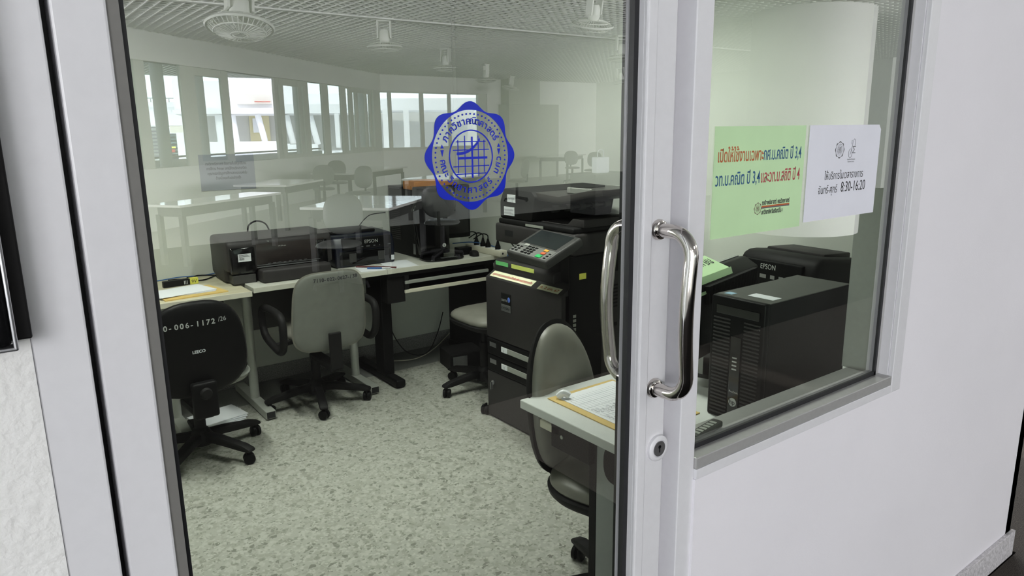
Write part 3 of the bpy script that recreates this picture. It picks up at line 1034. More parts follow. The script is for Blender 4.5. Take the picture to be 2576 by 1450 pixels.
# ---- computer tower, monitor, mouse on the corner desk
tw = thing('computer_tower', 'tall black computer tower behind the monitor, an orange envelope on it', 'computer', (2.262, 4.085, DZ), R(1))
b = NB(); box(b, 0, 0.19, 0.03, 0.395, 0.0, 0.440, 0.004); obj('case', b, BLKM, tw)
b = NB(); box(b, 0.0, 0.19, 0.005, 0.032, 0.0, 0.440, 0.008, 3); obj('front_bezel', b, BLK, tw, smooth=40)
b = NB()
for k in range(22):
    box(b, -0.003, 0.001, 0.24, 0.37, 0.10 + 0.014 * k, 0.105 + 0.014 * k)
obj('vent', b, GRYP, tw)
b = NB(); box(b, 0.09, 0.18, 0.002, 0.008, 0.30, 0.33, 0.002); box(b, 0.09, 0.18, 0.002, 0.008, 0.35, 0.38, 0.002); obj('drive_bay', b, BLKG, tw)
b = NB(); box(b, -0.001, 0.001, 0.05, 0.08, 0.02, 0.09); obj('sticker', b, SATIN, tw)
b = NB(); box(b, 2.25, 2.44, 4.30, 4.475, 1.1915, 1.2085, 0.003)
tag(obj('folder', b, NAVY, loc=(2.25, 4.3, 1.1915)), 'dark folder lying flat on the back of the computer tower', 'folder')
b = NB(); prism(b, [(0, 0), (0.34, 0), (0.34, 0.03), (0.20, 0.060), (0.0, 0.055)], 0, 0.16, Matrix.Translation((2.268, 4.13, 1.1915)) @ Matrix(((1, 0, 0, 0), (0, 0, 1, 0), (0, 1, 0, 0), (0, 0, 0, 1))), bev=0.006)
tag(obj('envelope', b, ORANGE, loc=(2.268, 4.13, 1.1915)), 'stuffed orange brown envelope on top of the computer tower', 'envelope')

mo = thing('monitor', 'black monitor with a round silver logo in the back corner', 'monitor', (2.42, 4.035, DZ), R(-4))
b = NB(); box(b, -0.20, 0.20, -0.005, 0.035, 0.12, 0.47, 0.008, 3); obj('screen_case', b, BLK, mo, smooth=40)
b = NB(); box(b, -0.185, 0.185, -0.0065, -0.004, 0.15, 0.455); obj('screen', b, BLKG, mo)
b = NB()
prism(b, [(-0.12, 0.0), (0.10, 0.0), (0.10, 0.30), (0.03, 0.41), (-0.10, 0.41), (-0.16, 0.30)], 0, 0.03, Matrix.Translation((-0.07, -0.03, 0.03)) @ Matrix(((1, 0, 0, 0), (0, 0, 1, 0), (0, 1, 0, 0), (0, 0, 0, 1))), bev=0.012)
obj('stand_cover', b, BLKG, mo, smooth=40)
b = NB(); prism(b, sup(0.14, 0.09, 4, 32), 0, 0.016, Matrix.Translation((-0.05, -0.055, 0)), bev=0.004); obj('base', b, BLKG, mo, smooth=40)
b = NB(); box(b, 0.10, 0.20, -0.02, 0.05, 0.0, 0.05, 0.005); obj('dock', b, BLK, mo)
b = NB(); lathe(b, [(0.013, 0), (0.013, 0.001), (0, 0.001)], 24, face_M((-0.015, -0.031, 0.085), '-Y')); lg = obj('logo', b, LETW, mo)
b = NB(); text_bm(b, 'hp', 0.016, face_M((-0.015, -0.0325, 0.081), '-Y'), 'CENTER'); obj('lettering', b, INKK, lg)
b = NB(); box(b, -0.08, 0.04, -0.115, -0.095, 0.0155, 0.0175); obj('sticker', b, SATIN, mo)

ms = thing('mouse', 'black computer mouse on the corner desk', 'mouse', (2.60, 3.95, DZ), R(70))
b = NB(); pad(b, sup(0.05, 0.031, 2.4, 28), 0.034, 0.0, curve=0.0); obj('shell', b, BLKM, ms, smooth=True)
b = NB(); box(b, 0.012, 0.03, -0.003, 0.003, 0.028, 0.034, 0.001); obj('wheel', b, DGRY, ms)

ps = thing('power_strip', 'cream power strip with black plugs beside the copier', 'power strip', (2.72, 3.90, DZ))
b = NB(); box(b, -0.03, 0.03, -0.12, 0.30, 0.0, 0.042, 0.006); obj('housing', b, CREAM, ps, smooth=40)
for k in range(6):
    b = NB(); box(b, -0.018, 0.018, -0.09 + 0.06 * k, -0.055 + 0.06 * k, 0.0415, 0.0435, 0.001); obj('socket', b, PAPER, ps)
b = NB(); lathe(b, [(0.007, 0), (0.007, 0.002), (0, 0.002)], 16, face_M((-0.008, -0.1205, 0.022), '-Y')); obj('switch', b, INKK, ps)
for k, yy in enumerate((0.20, 0.12, 0.06, -0.055)):
    t = thing('plug', ['black plug in the power strip, farthest from the copier', 'black plug in the power strip, second from the far end', 'black plug in the power strip, third from the far end', 'black plug at the copier end of the power strip with a looping cord'][k], 'plug', (2.72, 3.90 + yy, DZ + 0.042))
    b = NB(); lathe(b, [(0.019, 0), (0.019, 0.02), (0.012, 0.035), (0.006, 0.06), (0, 0.062)], 16); obj('plug_body', b, BLK, t, smooth=40)
    b = NB()
    if k == 3:
        tube(b, smooth_path([(0, 0, 0.055), (0.01, -0.01, 0.085), (0.03, -0.05, 0.08), (0.05, -0.12, 0.02), (0.06, -0.20, -0.10)]), 0.0045, 8)
    else:
        tube(b, smooth_path([(0, 0, 0.055), (0.01, 0.02, 0.08), (-0.01, 0.06, 0.085), (-0.05, 0.10, 0.05)]), 0.004, 8)
    obj('cord', b, BLK, t, smooth=60)
b = NB(); tube(b, smooth_path([(2.60, 4.22, 0.80), (2.68, 4.10, 0.815), (2.75, 3.98, 0.80), (2.775, 3.86, 0.77), (2.815, 3.80, 0.70)]), 0.0035, 8)
tag(obj('network_cable', b, CABB, smooth=60), 'blue network cable draped over the cream power strip', 'cable')
b = NB(); tube(b, smooth_path([(2.10, 4.25, 0.45), (2.11, 4.24, 0.25), (2.20, 4.2, 0.09), (2.36, 4.22, 0.05), (2.48, 4.27, 0.16), (2.55, 4.3, 0.30)]), 0.0035, 8)
tag(obj('hanging_cable', b, BLK, smooth=60), 'thin black cable hanging in a loop below the corner desk', 'cable')
b = NB(); tube(b, smooth_path([(1.96, 4.30, 0.004), (2.10, 4.35, 0.004), (2.30, 4.28, 0.004), (2.50, 4.36, 0.02), (2.66, 4.40, 0.10)]), 0.0035, 8)
tag(obj('floor_cable', b, CREAM, smooth=60), 'pale cable lying on the floor below the corner desk', 'cable')

# notice on the back wall
nt_ = thing('notice', 'grey laminated notice mentioning a Printer, stuck on the back wall', 'notice', (1.052, WB - 0.0015, 1.238))
b = NB(); quad_sheet(b, M0, 0.318, 0.21, 0.001); obj('sheet', b, NOTE, nt_)
Mn = M0 @ Matrix.Translation((0, 0, 0.001))
b = NB()
fit(b, 'ภาควิชาคณิตศาสตร์ ต้องการเก็บข้อมูลปริมาณ', Mn, 0.035, 0.148, 0.235, 0.022, bold=0.0004)
fit(b, 'การใช้งาน Printer ของนิสิตแต่ละสาขาวิชา', Mn, 0.040, 0.120, 0.230, 0.022, bold=0.0004)
fit(b, 'กรุณากรอกข้อมูลการใช้งานลงบนแบบฟอร์ม', Mn, 0.043, 0.092, 0.228, 0.022, bold=0.0004)
fit(b, 'ด้านหน้าคอมพิวเตอร์ทุกครั้ง', Mn, 0.088, 0.064, 0.145, 0.022, bold=0.0004)
obj('lettering', b, INKK, nt_)

# ================================================================== OFFICE CHAIRS


def caster(parent, x, y, a):
    b = NB()
    for s in (-1, 1):
        Mx = Matrix.Translation((x, y, 0.027)) @ Matrix.Rotation(a, 4, 'Z') @ Matrix.Translation((0, s * 0.013, 0)) @ Matrix.Rotation(R(90), 4, 'X')
        lathe(b, [(0.0, -0.010), (0.020, -0.010), (0.027, -0.006), (0.027, 0.006), (0.020, 0.010), (0.0, 0.010)], 20, Mx)
    box(b, -0.012, 0.012, -0.004, 0.004, 0.02, 0.062, M=Matrix.Translation((x, y, 0)) @ Matrix.Rotation(a, 4, 'Z'))
    return obj('caster', b, BLK, parent, smooth=40)


def chair_base(t, rot, rad=0.28, zc=0.43, mt=BLKM):
    b = NB(); lathe(b, [(0.05, 0.06), (0.055, 0.11), (0.035, 0.14), (0.027, 0.145), (0.027, 0.30), (0.018, 0.305), (0.018, zc), (0, zc)], 24)
    obj('column', b, mt, t, smooth=40)
    for k in range(5):
        a = rot + 2 * PI * k / 5
        Mx = Matrix.Rotation(a, 4, 'Z')
        b = NB()
        prism(b, [(0.02, 0.075), (0.02, 0.125), (0.12, 0.118), (rad - 0.02, 0.095), (rad + 0.025, 0.078), (rad + 0.025, 0.062), (rad - 0.02, 0.062), (0.1, 0.078)], -0.023, 0.023, Mx @ Matrix(((1, 0, 0, 0), (0, 0, -1, 0), (0, 1, 0, 0), (0, 0, 0, 1))), bev=0.008)
        lg = obj('leg', b, mt, t, smooth=40)
        caster(lg, rad * math.cos(a), rad * math.sin(a), a + R(50 + 37 * k))


def upM(x, y, z, tilt=0.0, face=1):
    """frame for a backrest: local x right, y up, z toward the sitter (+Y of the chair when face = 1)"""
    m = Matrix(((1, 0, 0, 0), (0, 0, face, 0), (0, 1, 0, 0), (0, 0, 0, 1)))
    return Matrix.Translation((x, y, z)) @ Matrix.Rotation(tilt, 4, 'X') @ m


# black chair at the left (shell towards us)
c1 = thing('office_chair', 'black swivel chair with white stencilled number, at the pale table', 'chair', (0.72, 3.60, 0), R(4))
chair_base(c1, R(-62), 0.29)
b = NB(); pad(b, sup(0.235, 0.225, 2.7, 44), 0.04, 0.035, Matrix.Translation((0, 0.0, 0.455))); obj('seat', b, LEATHER, c1, smooth=True)
b = NB(); pad(b, sup(0.245, 0.235, 2.7, 44), 0.012, 0.045, Matrix.Translation((0, 0.0, 0.425))); obj('seat_shell', b, VINYLS, c1, smooth=True)
BM = upM(-0.045, -0.245, 0.615, R(2))
b = NB(); pad(b, sup(0.225, 0.222, 2.7, 44, taper=-0.10), 0.04, 0.028, BM, curve=0.35); br = obj('backrest', b, BLK, c1, smooth=True)
b = NB(); pad(b, sup(0.228, 0.225, 2.7, 44, taper=-0.10), 0.006, 0.003, BM, curve=0.35); obj('edge_piping', b, GRYP, br, smooth=True)
b = NB(); box(b, -0.10, 0.01, -0.31, -0.265, 0.30, 0.47, 0.012, 3); box(b, -0.085, -0.005, -0.29, -0.02, 0.29, 0.33, 0.012)
sp = obj('back_support', b, BLK, c1, smooth=40)
b = NB(); lathe(b, [(0.0, 0.0), (0.025, 0.0), (0.028, 0.008), (0.022, 0.024), (0.0, 0.026)], 20, Matrix.Translation((-0.045, -0.305, 0.42)) @ Matrix.Rotation(R(90), 4, 'X')); obj('adjuster_knob', b, BLKM, sp, smooth=40)
b = NB()
lets = '7110-006-1172'
for k, ch in enumerate(lets):
    x = -0.205 + 0.0225 * k
    text_bm(b, ch, 0.034, upM(-0.045 + x, -0.2745 + 0.35 * x * x + 0.006 * abs(x), 0.735, R(2), 1) @ Matrix.Rotation(PI, 4, 'Y') @ Matrix.Diagonal((-1, 1, -1, 1)) if False else Matrix.Translation((-0.045 + x, -0.2795 + 0.30 * x * x, 0.728)) @ face_M((0, 0, 0), '-Y'), bold=0.0008)
text_bm(b, '/26', 0.03, Matrix.Translation((0.052, -0.272, 0.732)) @ face_M((0, 0, 0), '-Y') @ Matrix.Rotation(R(6), 4, 'Y'))
obj('lettering', b, LETW, br)
b = NB(); text_bm(b, 'LEECO', 0.019, Matrix.Translation((-0.075, -0.2785, 0.605)) @ face_M((0, 0, 0), '-Y'), bold=0.0006); obj('logo', b, PAPER, br)

# grey chair in the middle
c2 = thing('office_chair', 'grey swivel chair with black looped armrests and a black handwritten number, at the middle desk', 'chair', (1.45, 3.93, 0), R(0))
chair_base(c2, R(-105), 0.29)
b = NB(); pad(b, sup(0.19, 0.20, 3, 44), 0.045, 0.03, Matrix.Translation((0.02, 0.02, 0.44))); obj('seat', b, VINYL, c2, smooth=True)
BM = upM(0.0, -0.295, 0.615, R(6))
b = NB(); pad(b, sup(0.205, 0.222, 4.2, 48, taper=-0.06), 0.05, 0.012, BM, curve=0.5); br = obj('backrest', b, VINYLS, c2, smooth=True)
b = NB(); pad(b, sup(0.212, 0.228, 4.2, 48, taper=-0.06), 0.012, 0.004, BM, curve=0.5); obj('edge_piping', b, VINYL, br, smooth=True)
b = NB(); box(b, -0.035, 0.035, -0.335, -0.315, 0.29, 0.50, 0.006); box(b, -0.035, 0.035, -0.33, 0.0, 0.28, 0.31, 0.006); obj('back_support', b, BLKM, c2)
b = NB()
for k, ch in enumerate('7110-022-0627-/38'):
    x = -0.10 + 0.0148 * k
    text_bm(b, ch, 0.027, Matrix.Translation((x, -0.3345 + 0.5 * x * x, 0.790)) @ face_M((0, 0, 0), '-Y'), bold=0.0009)
obj('lettering', b, INKK, br)

for sx in (-1, 1):
    b = NB(); lp_ = smooth_path([(sx * 0.268, 0.05, 0.50), (sx * 0.268, 0.05, 0.58), (sx * 0.268, 0.0, 0.62), (sx * 0.268, -0.22, 0.625), (sx * 0.268, -0.285, 0.585), (sx * 0.266, -0.275, 0.47), (sx * 0.262, -0.21, 0.410), (sx * 0.262, -0.08, 0.42), (sx * 0.266, 0.02, 0.45), (sx * 0.268, 0.05, 0.50)], 5)
    tube(b, lp_[:-1], 0.021, 12, closed=True)
    tube(b, [(sx * 0.262, -0.10, 0.415), (sx * 0.12, -0.05, 0.415)], 0.016, 10)
    obj('armrest', b, BLKM, c2, smooth=60)

# grey chair by the near desk
c4 = thing('office_chair', 'grey swivel chair with black shell tucked in at the near right desk', 'chair', (1.54, 1.50, 0), R(180 + 18))
chair_base(c4, R(95), 0.29)
b = NB(); pad(b, sup(0.225, 0.215, 2.7, 44), 0.05, 0.02, Matrix.Translation((0, 0.0, 0.475))); obj('seat', b, VINYL, c4, smooth=True)
b = NB(); pad(b, sup(0.232, 0.222, 2.7, 44), 0.01, 0.055, Matrix.Translation((0, 0.0, 0.46))); obj('seat_shell', b, BLKM, c4, smooth=True)
BM = upM(0.0, -0.24, 0.70, R(8))
b = NB(); pad(b, sup(0.185, 0.24, 2.3, 44, taper=-0.16), 0.045, 0.01, BM, curve=0.4); br = obj('backrest', b, VINYL, c4, smooth=True)
b = NB(); pad(b, sup(0.20, 0.255, 2.3, 44, taper=-0.16), 0.004, 0.035, BM, curve=0.4); obj('back_shell', b, BLKM, br, smooth=True)
b = NB(); prism(b, [(-0.30, 0.56), (-0.27, 0.56), (-0.20, 0.42), (-0.05, 0.40), (-0.05, 0.36), (-0.22, 0.36), (-0.29, 0.45)], -0.03, 0.03, Matrix(((0, 0, 1, 0), (1, 0, 0, 0), (0, 1, 0, 0), (0, 0, 0, 1))), bev=0.008); obj('back_support', b, BLKM, c4)

# grey chair in the corner behind the copier
c5 = thing('office_chair', 'grey swivel chair half hidden behind the copier in the back corner', 'chair', (2.36, 3.50, 0), R(90))
chair_base(c5, R(88), 0.27)
b = NB(); pad(b, sup(0.22, 0.235, 4.0, 44), 0.045, 0.035, Matrix.Translation((0, -0.08, 0.46))); obj('seat', b, VINYL, c5, smooth=True)
b = NB(); pad(b, sup(0.225, 0.24, 4.0, 44), 0.01, 0.05, Matrix.Translation((0, -0.08, 0.44))); obj('seat_shell', b, BLKM, c5, smooth=True)
b = NB(); pad(b, sup(0.20, 0.20, 3.4, 44), 0.04, 0.03, upM(0.0, -0.37, 0.68, R(6)), curve=0.4); obj('backrest', b, VINYL, c5, smooth=True)
b = NB(); box(b, -0.03, 0.03, -0.42, -0.39, 0.36, 0.60, 0.006); box(b, -0.03, 0.03, -0.42, 0.0, 0.34, 0.38, 0.006); obj('back_support', b, BLKM, c5)

# floor junk under the left table and in the corner
b = NB()
for k in range(4):
    box(b, -0.13, 0.13, -0.10, 0.10, 0.006 * k, 0.006 * k + 0.005, M=Matrix.Translation((0.90, 4.02, 0.002)) @ Matrix.Rotation(R(-10 + 7 * k), 4, 'Z'))
tag(obj('paper_pile', b, PAPER), 'pile of papers on the floor under the pale table', 'papers')
t = thing('device_box', 'dark low box with a silver grille on the floor in the back corner', 'box', (2.49, 3.97, 0.0), R(-12))
b = NB(); box(b, -0.12, 0.12, -0.11, 0.11, 0.0, 0.12, 0.006); obj('case', b, BLKM, t)
b = NB(); box(b, -0.10, 0.0, -0.114, -0.109, 0.02, 0.10, 0.002); obj('grille', b, SATIN, t)

# ================================================================== COPIER
cp = thing('photocopier', 'large black multifunction copier standing against the right wall', 'copier', (2.13, 2.50, 0))
b = NB()
box(b, 0.02, 0.66, 0.0, 0.63, 0.012, 0.285, 0.006)
obj('pedestal', b, BLKM, cp)
b = NB(); box(b, 0.0, 0.022, 0.0, 0.63, 0.012, 0.27, 0.004); cd = obj('pedestal_door', b, GRYP, cp)
b = NB(); lathe(b, [(0.012, 0), (0.012, 0.006), (0, 0.006)], 16, face_M((-0.001, 0.575, 0.21), '-X')); box(b, -0.022, -0.006, 0.57, 0.574, 0.175, 0.215); obj('key', b, SATIN, cd)
b = NB(); box(b, 0.02, 0.66, 0.0, 0.63, 0.285, 0.80, 0.006); obj('body', b, BLKM, cp)
for k, (z0, z1) in enumerate(((0.275, 0.365), (0.37, 0.46))):
    b = NB(); box(b, -0.002, 0.03, 0.005, 0.625, z0, z1, 0.006); dr = obj('paper_drawer', b, BLK, cp)
    b = NB(); box(b, -0.006, 0.0, 0.13, 0.49, z0 + 0.038, z0 + 0.066, 0.001); hd = obj('drawer_handle', b, SILV, dr)
    b = NB(); box(b, -0.0075, -0.005, 0.435, 0.485, z0 + 0.038, z0 + 0.066); nl = obj('number_label', b, PAPER, hd)
    b = NB(); box(b, -0.003, -0.001, 0.54, 0.60, z0 + 0.045, z0 + 0.07); obj('level_window', b, SATIN, dr)
b = NB(); text_bm(b, '2', 0.022, face_M((-0.0078, 0.467, 0.315), '-X')); obj('lettering', b, INKK, cp); b = NB(); text_bm(b, '1', 0.022, face_M((-0.0078, 0.467, 0.410), '-X')); obj('lettering', b, INKK, cp)
# big front door
b = NB(); prism(b, [(0.0, 0.465), (0.0, 0.80), (0.07, 0.842), (0.10, 0.842), (0.10, 0.465)], 0.0, 0.63, Matrix(((1, 0, 0, 0), (0, 0, 1, 0), (0, 1, 0, 0), (0, 0, 0, 1))), bev=0.006)
fd = obj('front_door', b, GRYP, cp, smooth=40)
b = NB(); box(b, -0.004, 0.001, 0.40, 0.485, 0.635, 0.735, 0.002); lp = obj('logo_plate', b, BLKG, fd)
b = NB(); box(b, -0.005, -0.003, 0.402, 0.483, 0.637, 0.675, 0.001); obj('nameplate', b, SATIN, lp)
b = NB(); text_bm(b, 'KYOCERA', 0.017, face_M((-0.0052, 0.478, 0.650), '-X'), xs=0.9, bold=0.0004); obj('lettering', b, INKK, lp)
b = NB(); text_bm(b, 'DIGITAL', 0.017, face_M((-0.0045, 0.478, 0.692), '-X'), xs=0.8); obj('lettering', b, LETW, lp)
b = NB(); pad(b, sup(0.011, 0.014, 2, 20), 0.002, 0.001, face_M((-0.0045, 0.415, 0.705), '-X')); obj('emblem', b, mat('blue_emblem', (0.10, 0.18, 0.6), 0.3, noise=0.1), lp, smooth=True)


def slope_label(name, y0, y1, u0, u1, m, txt=None, ink=None):
    """label on the slanted top edge of the front door; u runs up the slope"""
    o_ = Vector((0.0, 0, 0.80)); e_ = Vector((0.07, 0, 0.842))
    d_ = e_ - o_
    b = NB()
    n_ = Vector((-d_.z, 0, d_.x)).normalized() * 0.002
    vs = []
    a0, a1 = o_ + d_ * u0 + n_, o_ + d_ * u1 + n_
    q = [(a0.x, y0, a0.z), (a0.x, y1, a0.z), (a1.x, y1, a1.z), (a1.x, y0, a1.z)]
    t0 = [b.verts.new(p) for p in q]
    t1 = [b.verts.new(Vector(p) + n_ * 0.5) for p in q]
    b.faces.new(t1)
    for i in range(4):
        b.faces.new((t0[i], t0[(i + 1) % 4], t1[(i + 1) % 4], t1[i]))
    bmesh.ops.recalc_face_normals(b, faces=b.faces)
    o = obj(name, b, m, fd)
    if txt:
        Z = n_.normalized(); X_ = Vector((0, -1, 0)); Y_ = Z.cross(X_)
        Mt = Matrix((X_, Y_, Z)).transposed().to_4x4()
        base = o_ + d_ * (u0 + (u1 - u0) * 0.28) + n_ * 1.6
        Mt.translation = Vector((base.x, y1 - 0.01, base.z))
        bt_ = NB(); fit(bt_, txt, Mt, 0, 0, (y1 - y0) - 0.02, 0.022, bold=0.0006); obj('lettering', bt_, ink, o)
    return o


slope_label('label_strip', 0.24, 0.60, 0.10, 0.62, PALEY, 'กรุณาตรวจสอบก่อนสั่งพิมพ์เอกสารทุกครั้ง', INKR)
slope_label('label_strip', 0.03, 0.19, 0.05, 0.50, PALEY, 'ภ. 2 สค. 67', INKO)
# inner output deck with sloping top
b = NB(); prism(b, [(0.05, 0.80), (0.05, 0.872), (0.07, 0.888), (0.30, 0.905), (0.66, 0.93), (0.66, 0.80)], 0.12, 0.625, Matrix(((1, 0, 0, 0), (0, 0, 1, 0), (0, 1, 0, 0), (0, 0, 0, 1))), bev=0.008)
dk = obj('output_deck', b, GRYP, cp, smooth=40)
b = NB(); box(b, 0.0475, 0.0495, 0.49, 0.60, 0.862, 0.883); obj('label_strip', b, GRNL, dk)
b = NB(); box(b, 0.0475, 0.0495, 0.27, 0.46, 0.862, 0.883); obj('label_strip', b, LIME, dk)
# right (near) column carrying the scanner
b = NB(); box(b, 0.10, 0.66, -0.0, 0.13, 0.80, 1.0, 0.008); box(b, 0.5, 0.66, 0.10, 0.62, 0.80, 1.0, 0.008); obj('column', b, BLKM, cp)
b = NB(); box(b, 0.042, 0.66, -0.012, 0.0, 0.30, 0.98, 0.004); sd = obj('side_cover', b, BLK, cp)
b = NB(); box(b, 0.25, 0.64, -0.016, -0.011, 0.62, 0.88, 0.004); box(b, 0.25, 0.64, -0.016, -0.011, 0.32, 0.60, 0.004); obj('side_door', b, GRYP, sd)
b = NB()
for k in range(7):
    box(b, 0.30, 0.50, -0.019, -0.015, 0.70 + 0.018 * k, 0.708 + 0.018 * k)
obj('vent', b, BLK, sd)
b = NB(); box(b, 0.42, 0.52, -0.020, -0.015, 0.795, 0.845); obj('latch', b, SILV, sd)
b = NB(); text_bm(b, 'PUSH', 0.016, face_M((0.43, -0.0165, 0.855), '-Y')); obj('lettering', b, LETW, sd)
for k in range(4):
    b = NB(); box(b, 0.062, 0.080, -0.0145, -0.0118, 0.62 + 0.022 * k, 0.634 + 0.022 * k); obj('button', b, SILV, sd)
b = NB(); box(b, 0.10, 0.142, -0.0145, -0.0118, 0.868, 0.896); obj('label_strip', b, YEL, sd)
# scanner housing
b = NB(); box(b, 0.06, 0.66, -0.02, 0.62, 0.985, 1.085, 0.012, 3); sc_ = obj('scanner', b, GRYP, cp, smooth=40)
b = NB(); box(b, 0.0595, 0.07, 0.46, 0.53, 1.025, 1.055); obj('port', b, RUB, sc_)
# control panel, tilted towards the operator
PM = Matrix.Translation((-0.165, 0.03, 0.985)) @ Matrix.Rotation(R(-24), 4, 'Y') @ Matrix.Rotation(R(-4), 4, 'Z') @ Matrix.Translation((0.0, 0.02, 0)) @ Matrix.Diagonal((0.86, 0.86, 0.9, 1))
b = NB(); box(b, 0.0, 0.26, -0.17, 0.20, -0.03, 0.02, 0.012, 3, M=PM); pn = obj('control_panel', b, DGRY, cp, smooth=40)
b = NB(); box(b, 0.11, 0.245, -0.13, 0.17, 0.0195, 0.0215, 0.001, 1, M=PM); obj('touch_screen', b, SCREEN, pn)
b = NB(); box(b, 0.012, 0.098, -0.155, 0.185, 0.0195, 0.021, 0.001, 1, M=PM); kp = obj('keypad', b, mat('keypad_grey', (0.16, 0.16, 0.155), 0.5, noise=0.04), pn)
b = NB()
for r_ in range(4):
    for q in range(3):
        yy = 0.06 - 0.032 * q
        box(b, 0.020 + 0.019 * r_, 0.032 + 0.019 * r_, yy, yy + 0.021, 0.021, 0.0245, 0.001, 1, M=PM)
for r_ in range(3):
    for q in range(2):
        yy = 0.155 - 0.035 * q
        box(b, 0.022 + 0.02 * r_, 0.033 + 0.02 * r_, yy, yy + 0.02, 0.021, 0.024, 0.001, 1, M=PM)
for q in range(3):
    box(b, 0.02 + 0.02 * q, 0.03 + 0.02 * q, -0.145, -0.128, 0.021, 0.024, 0.001, 1, M=PM)
obj('keys', b, BLK, kp)
b = NB(); box(b, 0.016, 0.04, -0.105, -0.06, 0.021, 0.026, 0.002, 2, M=PM); obj('start_key', b, mat('green_key', (0.03, 0.42, 0.12), 0.4, noise=0.03), kp)
b = NB(); box(b, 0.048, 0.066, -0.105, -0.07, 0.021, 0.026, 0.002, 2, M=PM); obj('stop_key', b, mat('red_key', (0.62, 0.13, 0.05), 0.4, noise=0.03), kp)
b = NB(); box(b, 0.075, 0.092, -0.10, -0.065, 0.021, 0.026, 0.002, 2, M=PM); obj('reset_key', b, mat('amber_key', (0.75, 0.38, 0.05), 0.4, noise=0.03), kp)
b = NB(); box(b, 0.082, 0.10, 0.09, 0.13, 0.021, 0.025, 0.002, 2, M=PM); obj('status_key', b, SILV, kp)
# document feeder on top
b = NB(); box(b, 0.07, 0.66, 0.0, 0.60, 1.085, 1.112, 0.008, 3); fb = obj('platen_cover', b, BLKM, cp, smooth=40)
b = NB(); box(b, 0.066, 0.071, 0.22, 0.36, 1.090, 1.102); obj('grip_strip', b, SILV, fb)
b = NB(); prism(b, [(0.60, 1.112), (0.60, 1.20), (0.565, 1.27), (0.33, 1.265), (0.30, 1.24), (0.33, 1.112)], 0.08, 0.64, Matrix(((0, 0, 1, 0), (1, 0, 0, 0), (0, 1, 0, 0), (0, 0, 0, 1))), bev=0.01)
fe = obj('document_feeder', b, BLKM, cp, smooth=40)
b = NB(); box(b, 0.0785, 0.0805, 0.46, 0.53, 1.20, 1.24); box(b, 0.0785, 0.0805, 0.47, 0.56, 1.13, 1.175); obj('label', b, PAPER, fe)
b = NB(); fit(b, 'กรุณาปิดเครื่อง', face_M((0.0783, 0.555, 1.155), '-X'), 0, 0, 0.075, 0.014); fit(b, 'หลังเลิกใช้งาน', face_M((0.0783, 0.555, 1.138), '-X'), 0, 0, 0.075, 0.014); fit(b, 'ห้ามวางของ', face_M((0.0783, 0.522, 1.216), '-X'), 0, 0, 0.055, 0.013); obj('lettering', b, INKK, fe)
b = NB(); prism(b, [(0.35, 1.225), (0.35, 1.262), (0.15, 1.250), (-0.06, 1.29), (-0.16, 1.30), (-0.16, 1.27), (-0.06, 1.255), (0.15, 1.215)], 0.10, 0.62, Matrix(((0, 0, 1, 0), (1, 0, 0, 0), (0, 1, 0, 0), (0, 0, 0, 1))), bev=0.008)
dt = obj('feed_tray', b, mat('brown_black_plastic', (0.034, 0.030, 0.029), 0.35, noise=0.08, nscale=12), cp, smooth=40)
b = NB(); box(b, 0.22, 0.235, 0.05, 0.22, 1.255, 1.285, 0.004); box(b, 0.48, 0.495, 0.05, 0.22, 1.255, 1.285, 0.004); obj('paper_guide', b, SILV, dt)
b = NB(); prism(b, [(-0.02, 1.112), (-0.02, 1.15), (0.06, 1.15), (0.10, 1.118), (0.30, 1.118), (0.30, 1.112)], 0.12, 0.62, Matrix(((0, 0, 1, 0), (1, 0, 0, 0), (0, 1, 0, 0), (0, 0, 0, 1))), bev=0.005); obj('eject_tray', b, GRYP, cp, smooth=40)
b = NB()
tube(b, [(0.14, 0.31, 1.17), (0.60, 0.31, 1.17)], 0.008, 10)
for k in range(5):
    tube(b, [(0.20 + 0.09 * k, 0.31, 1.17), (0.24 + 0.09 * k, 0.31, 1.17)], 0.018, 12)
obj('roller', b, DGRY, cp, smooth=40)
for (x, y) in ((0.05, 0.66), (0.05, 0.02), (0.6, 0.66), (0.6, 0.02)):
    caster(cp, x if x > 0.3 else -0.0, min(y, 0.60) + (0.055 if y > 0.3 else 0.0), R(30))

# ================================================================== NEAR RIGHT DESK AND WHAT STANDS ON IT
nd = thing('office_desk', 'light grey desk with panel legs behind the fixed window', 'desk', (1.255, 0.955, 0))
b = NB(); box(b, 0.0, 1.56, 0.0, 0.715, 0.722, 0.75, 0.003); obj('desktop', b, GTOP, nd)
b = NB(); box(b, 0.05, 0.085, 0.422, 0.452, 0.0, 0.722, 0.002); obj('leg_edge', b, BLKM, nd)
b = NB(); box(b, 0.05, 0.085, 0.06, 0.422, 0.0, 0.722, 0.003); lg = obj('leg_panel', b, GLEG, nd)
b = NB(); prism(b, sup(0.045, 0.055, 2.6, 28), 0, 0.003, face_M((0.0495, 0.345, 0.655), '-X')); cg = obj('cable_grommet', b, BLK, lg)
b = NB(); box(b, 1.46, 1.50, 0.06, 0.43, 0.0, 0.722, 0.003); obj('leg_panel', b, GLEG, nd)
b = NB(); box(b, 0.03, 0.055, 0.43, 0.60, 0.63, 0.722, 0.002); box(b, 0.06, 1.5, 0.42, 0.44, 0.45, 0.722); bk = obj('tray_bracket', b, BLK, nd)
b = NB(); lathe(b, [(0.006, 0), (0.006, 0.002), (0, 0.002)], 12, face_M((0.0298, 0.55, 0.675), '-X')); obj('screw', b, SILV, bk)
b = NB(); box(b, 0.03, 0.62, 0.56, 0.655, 0.672, 0.698, 0.003); obj('keyboard_tray', b, CREAM, nd)

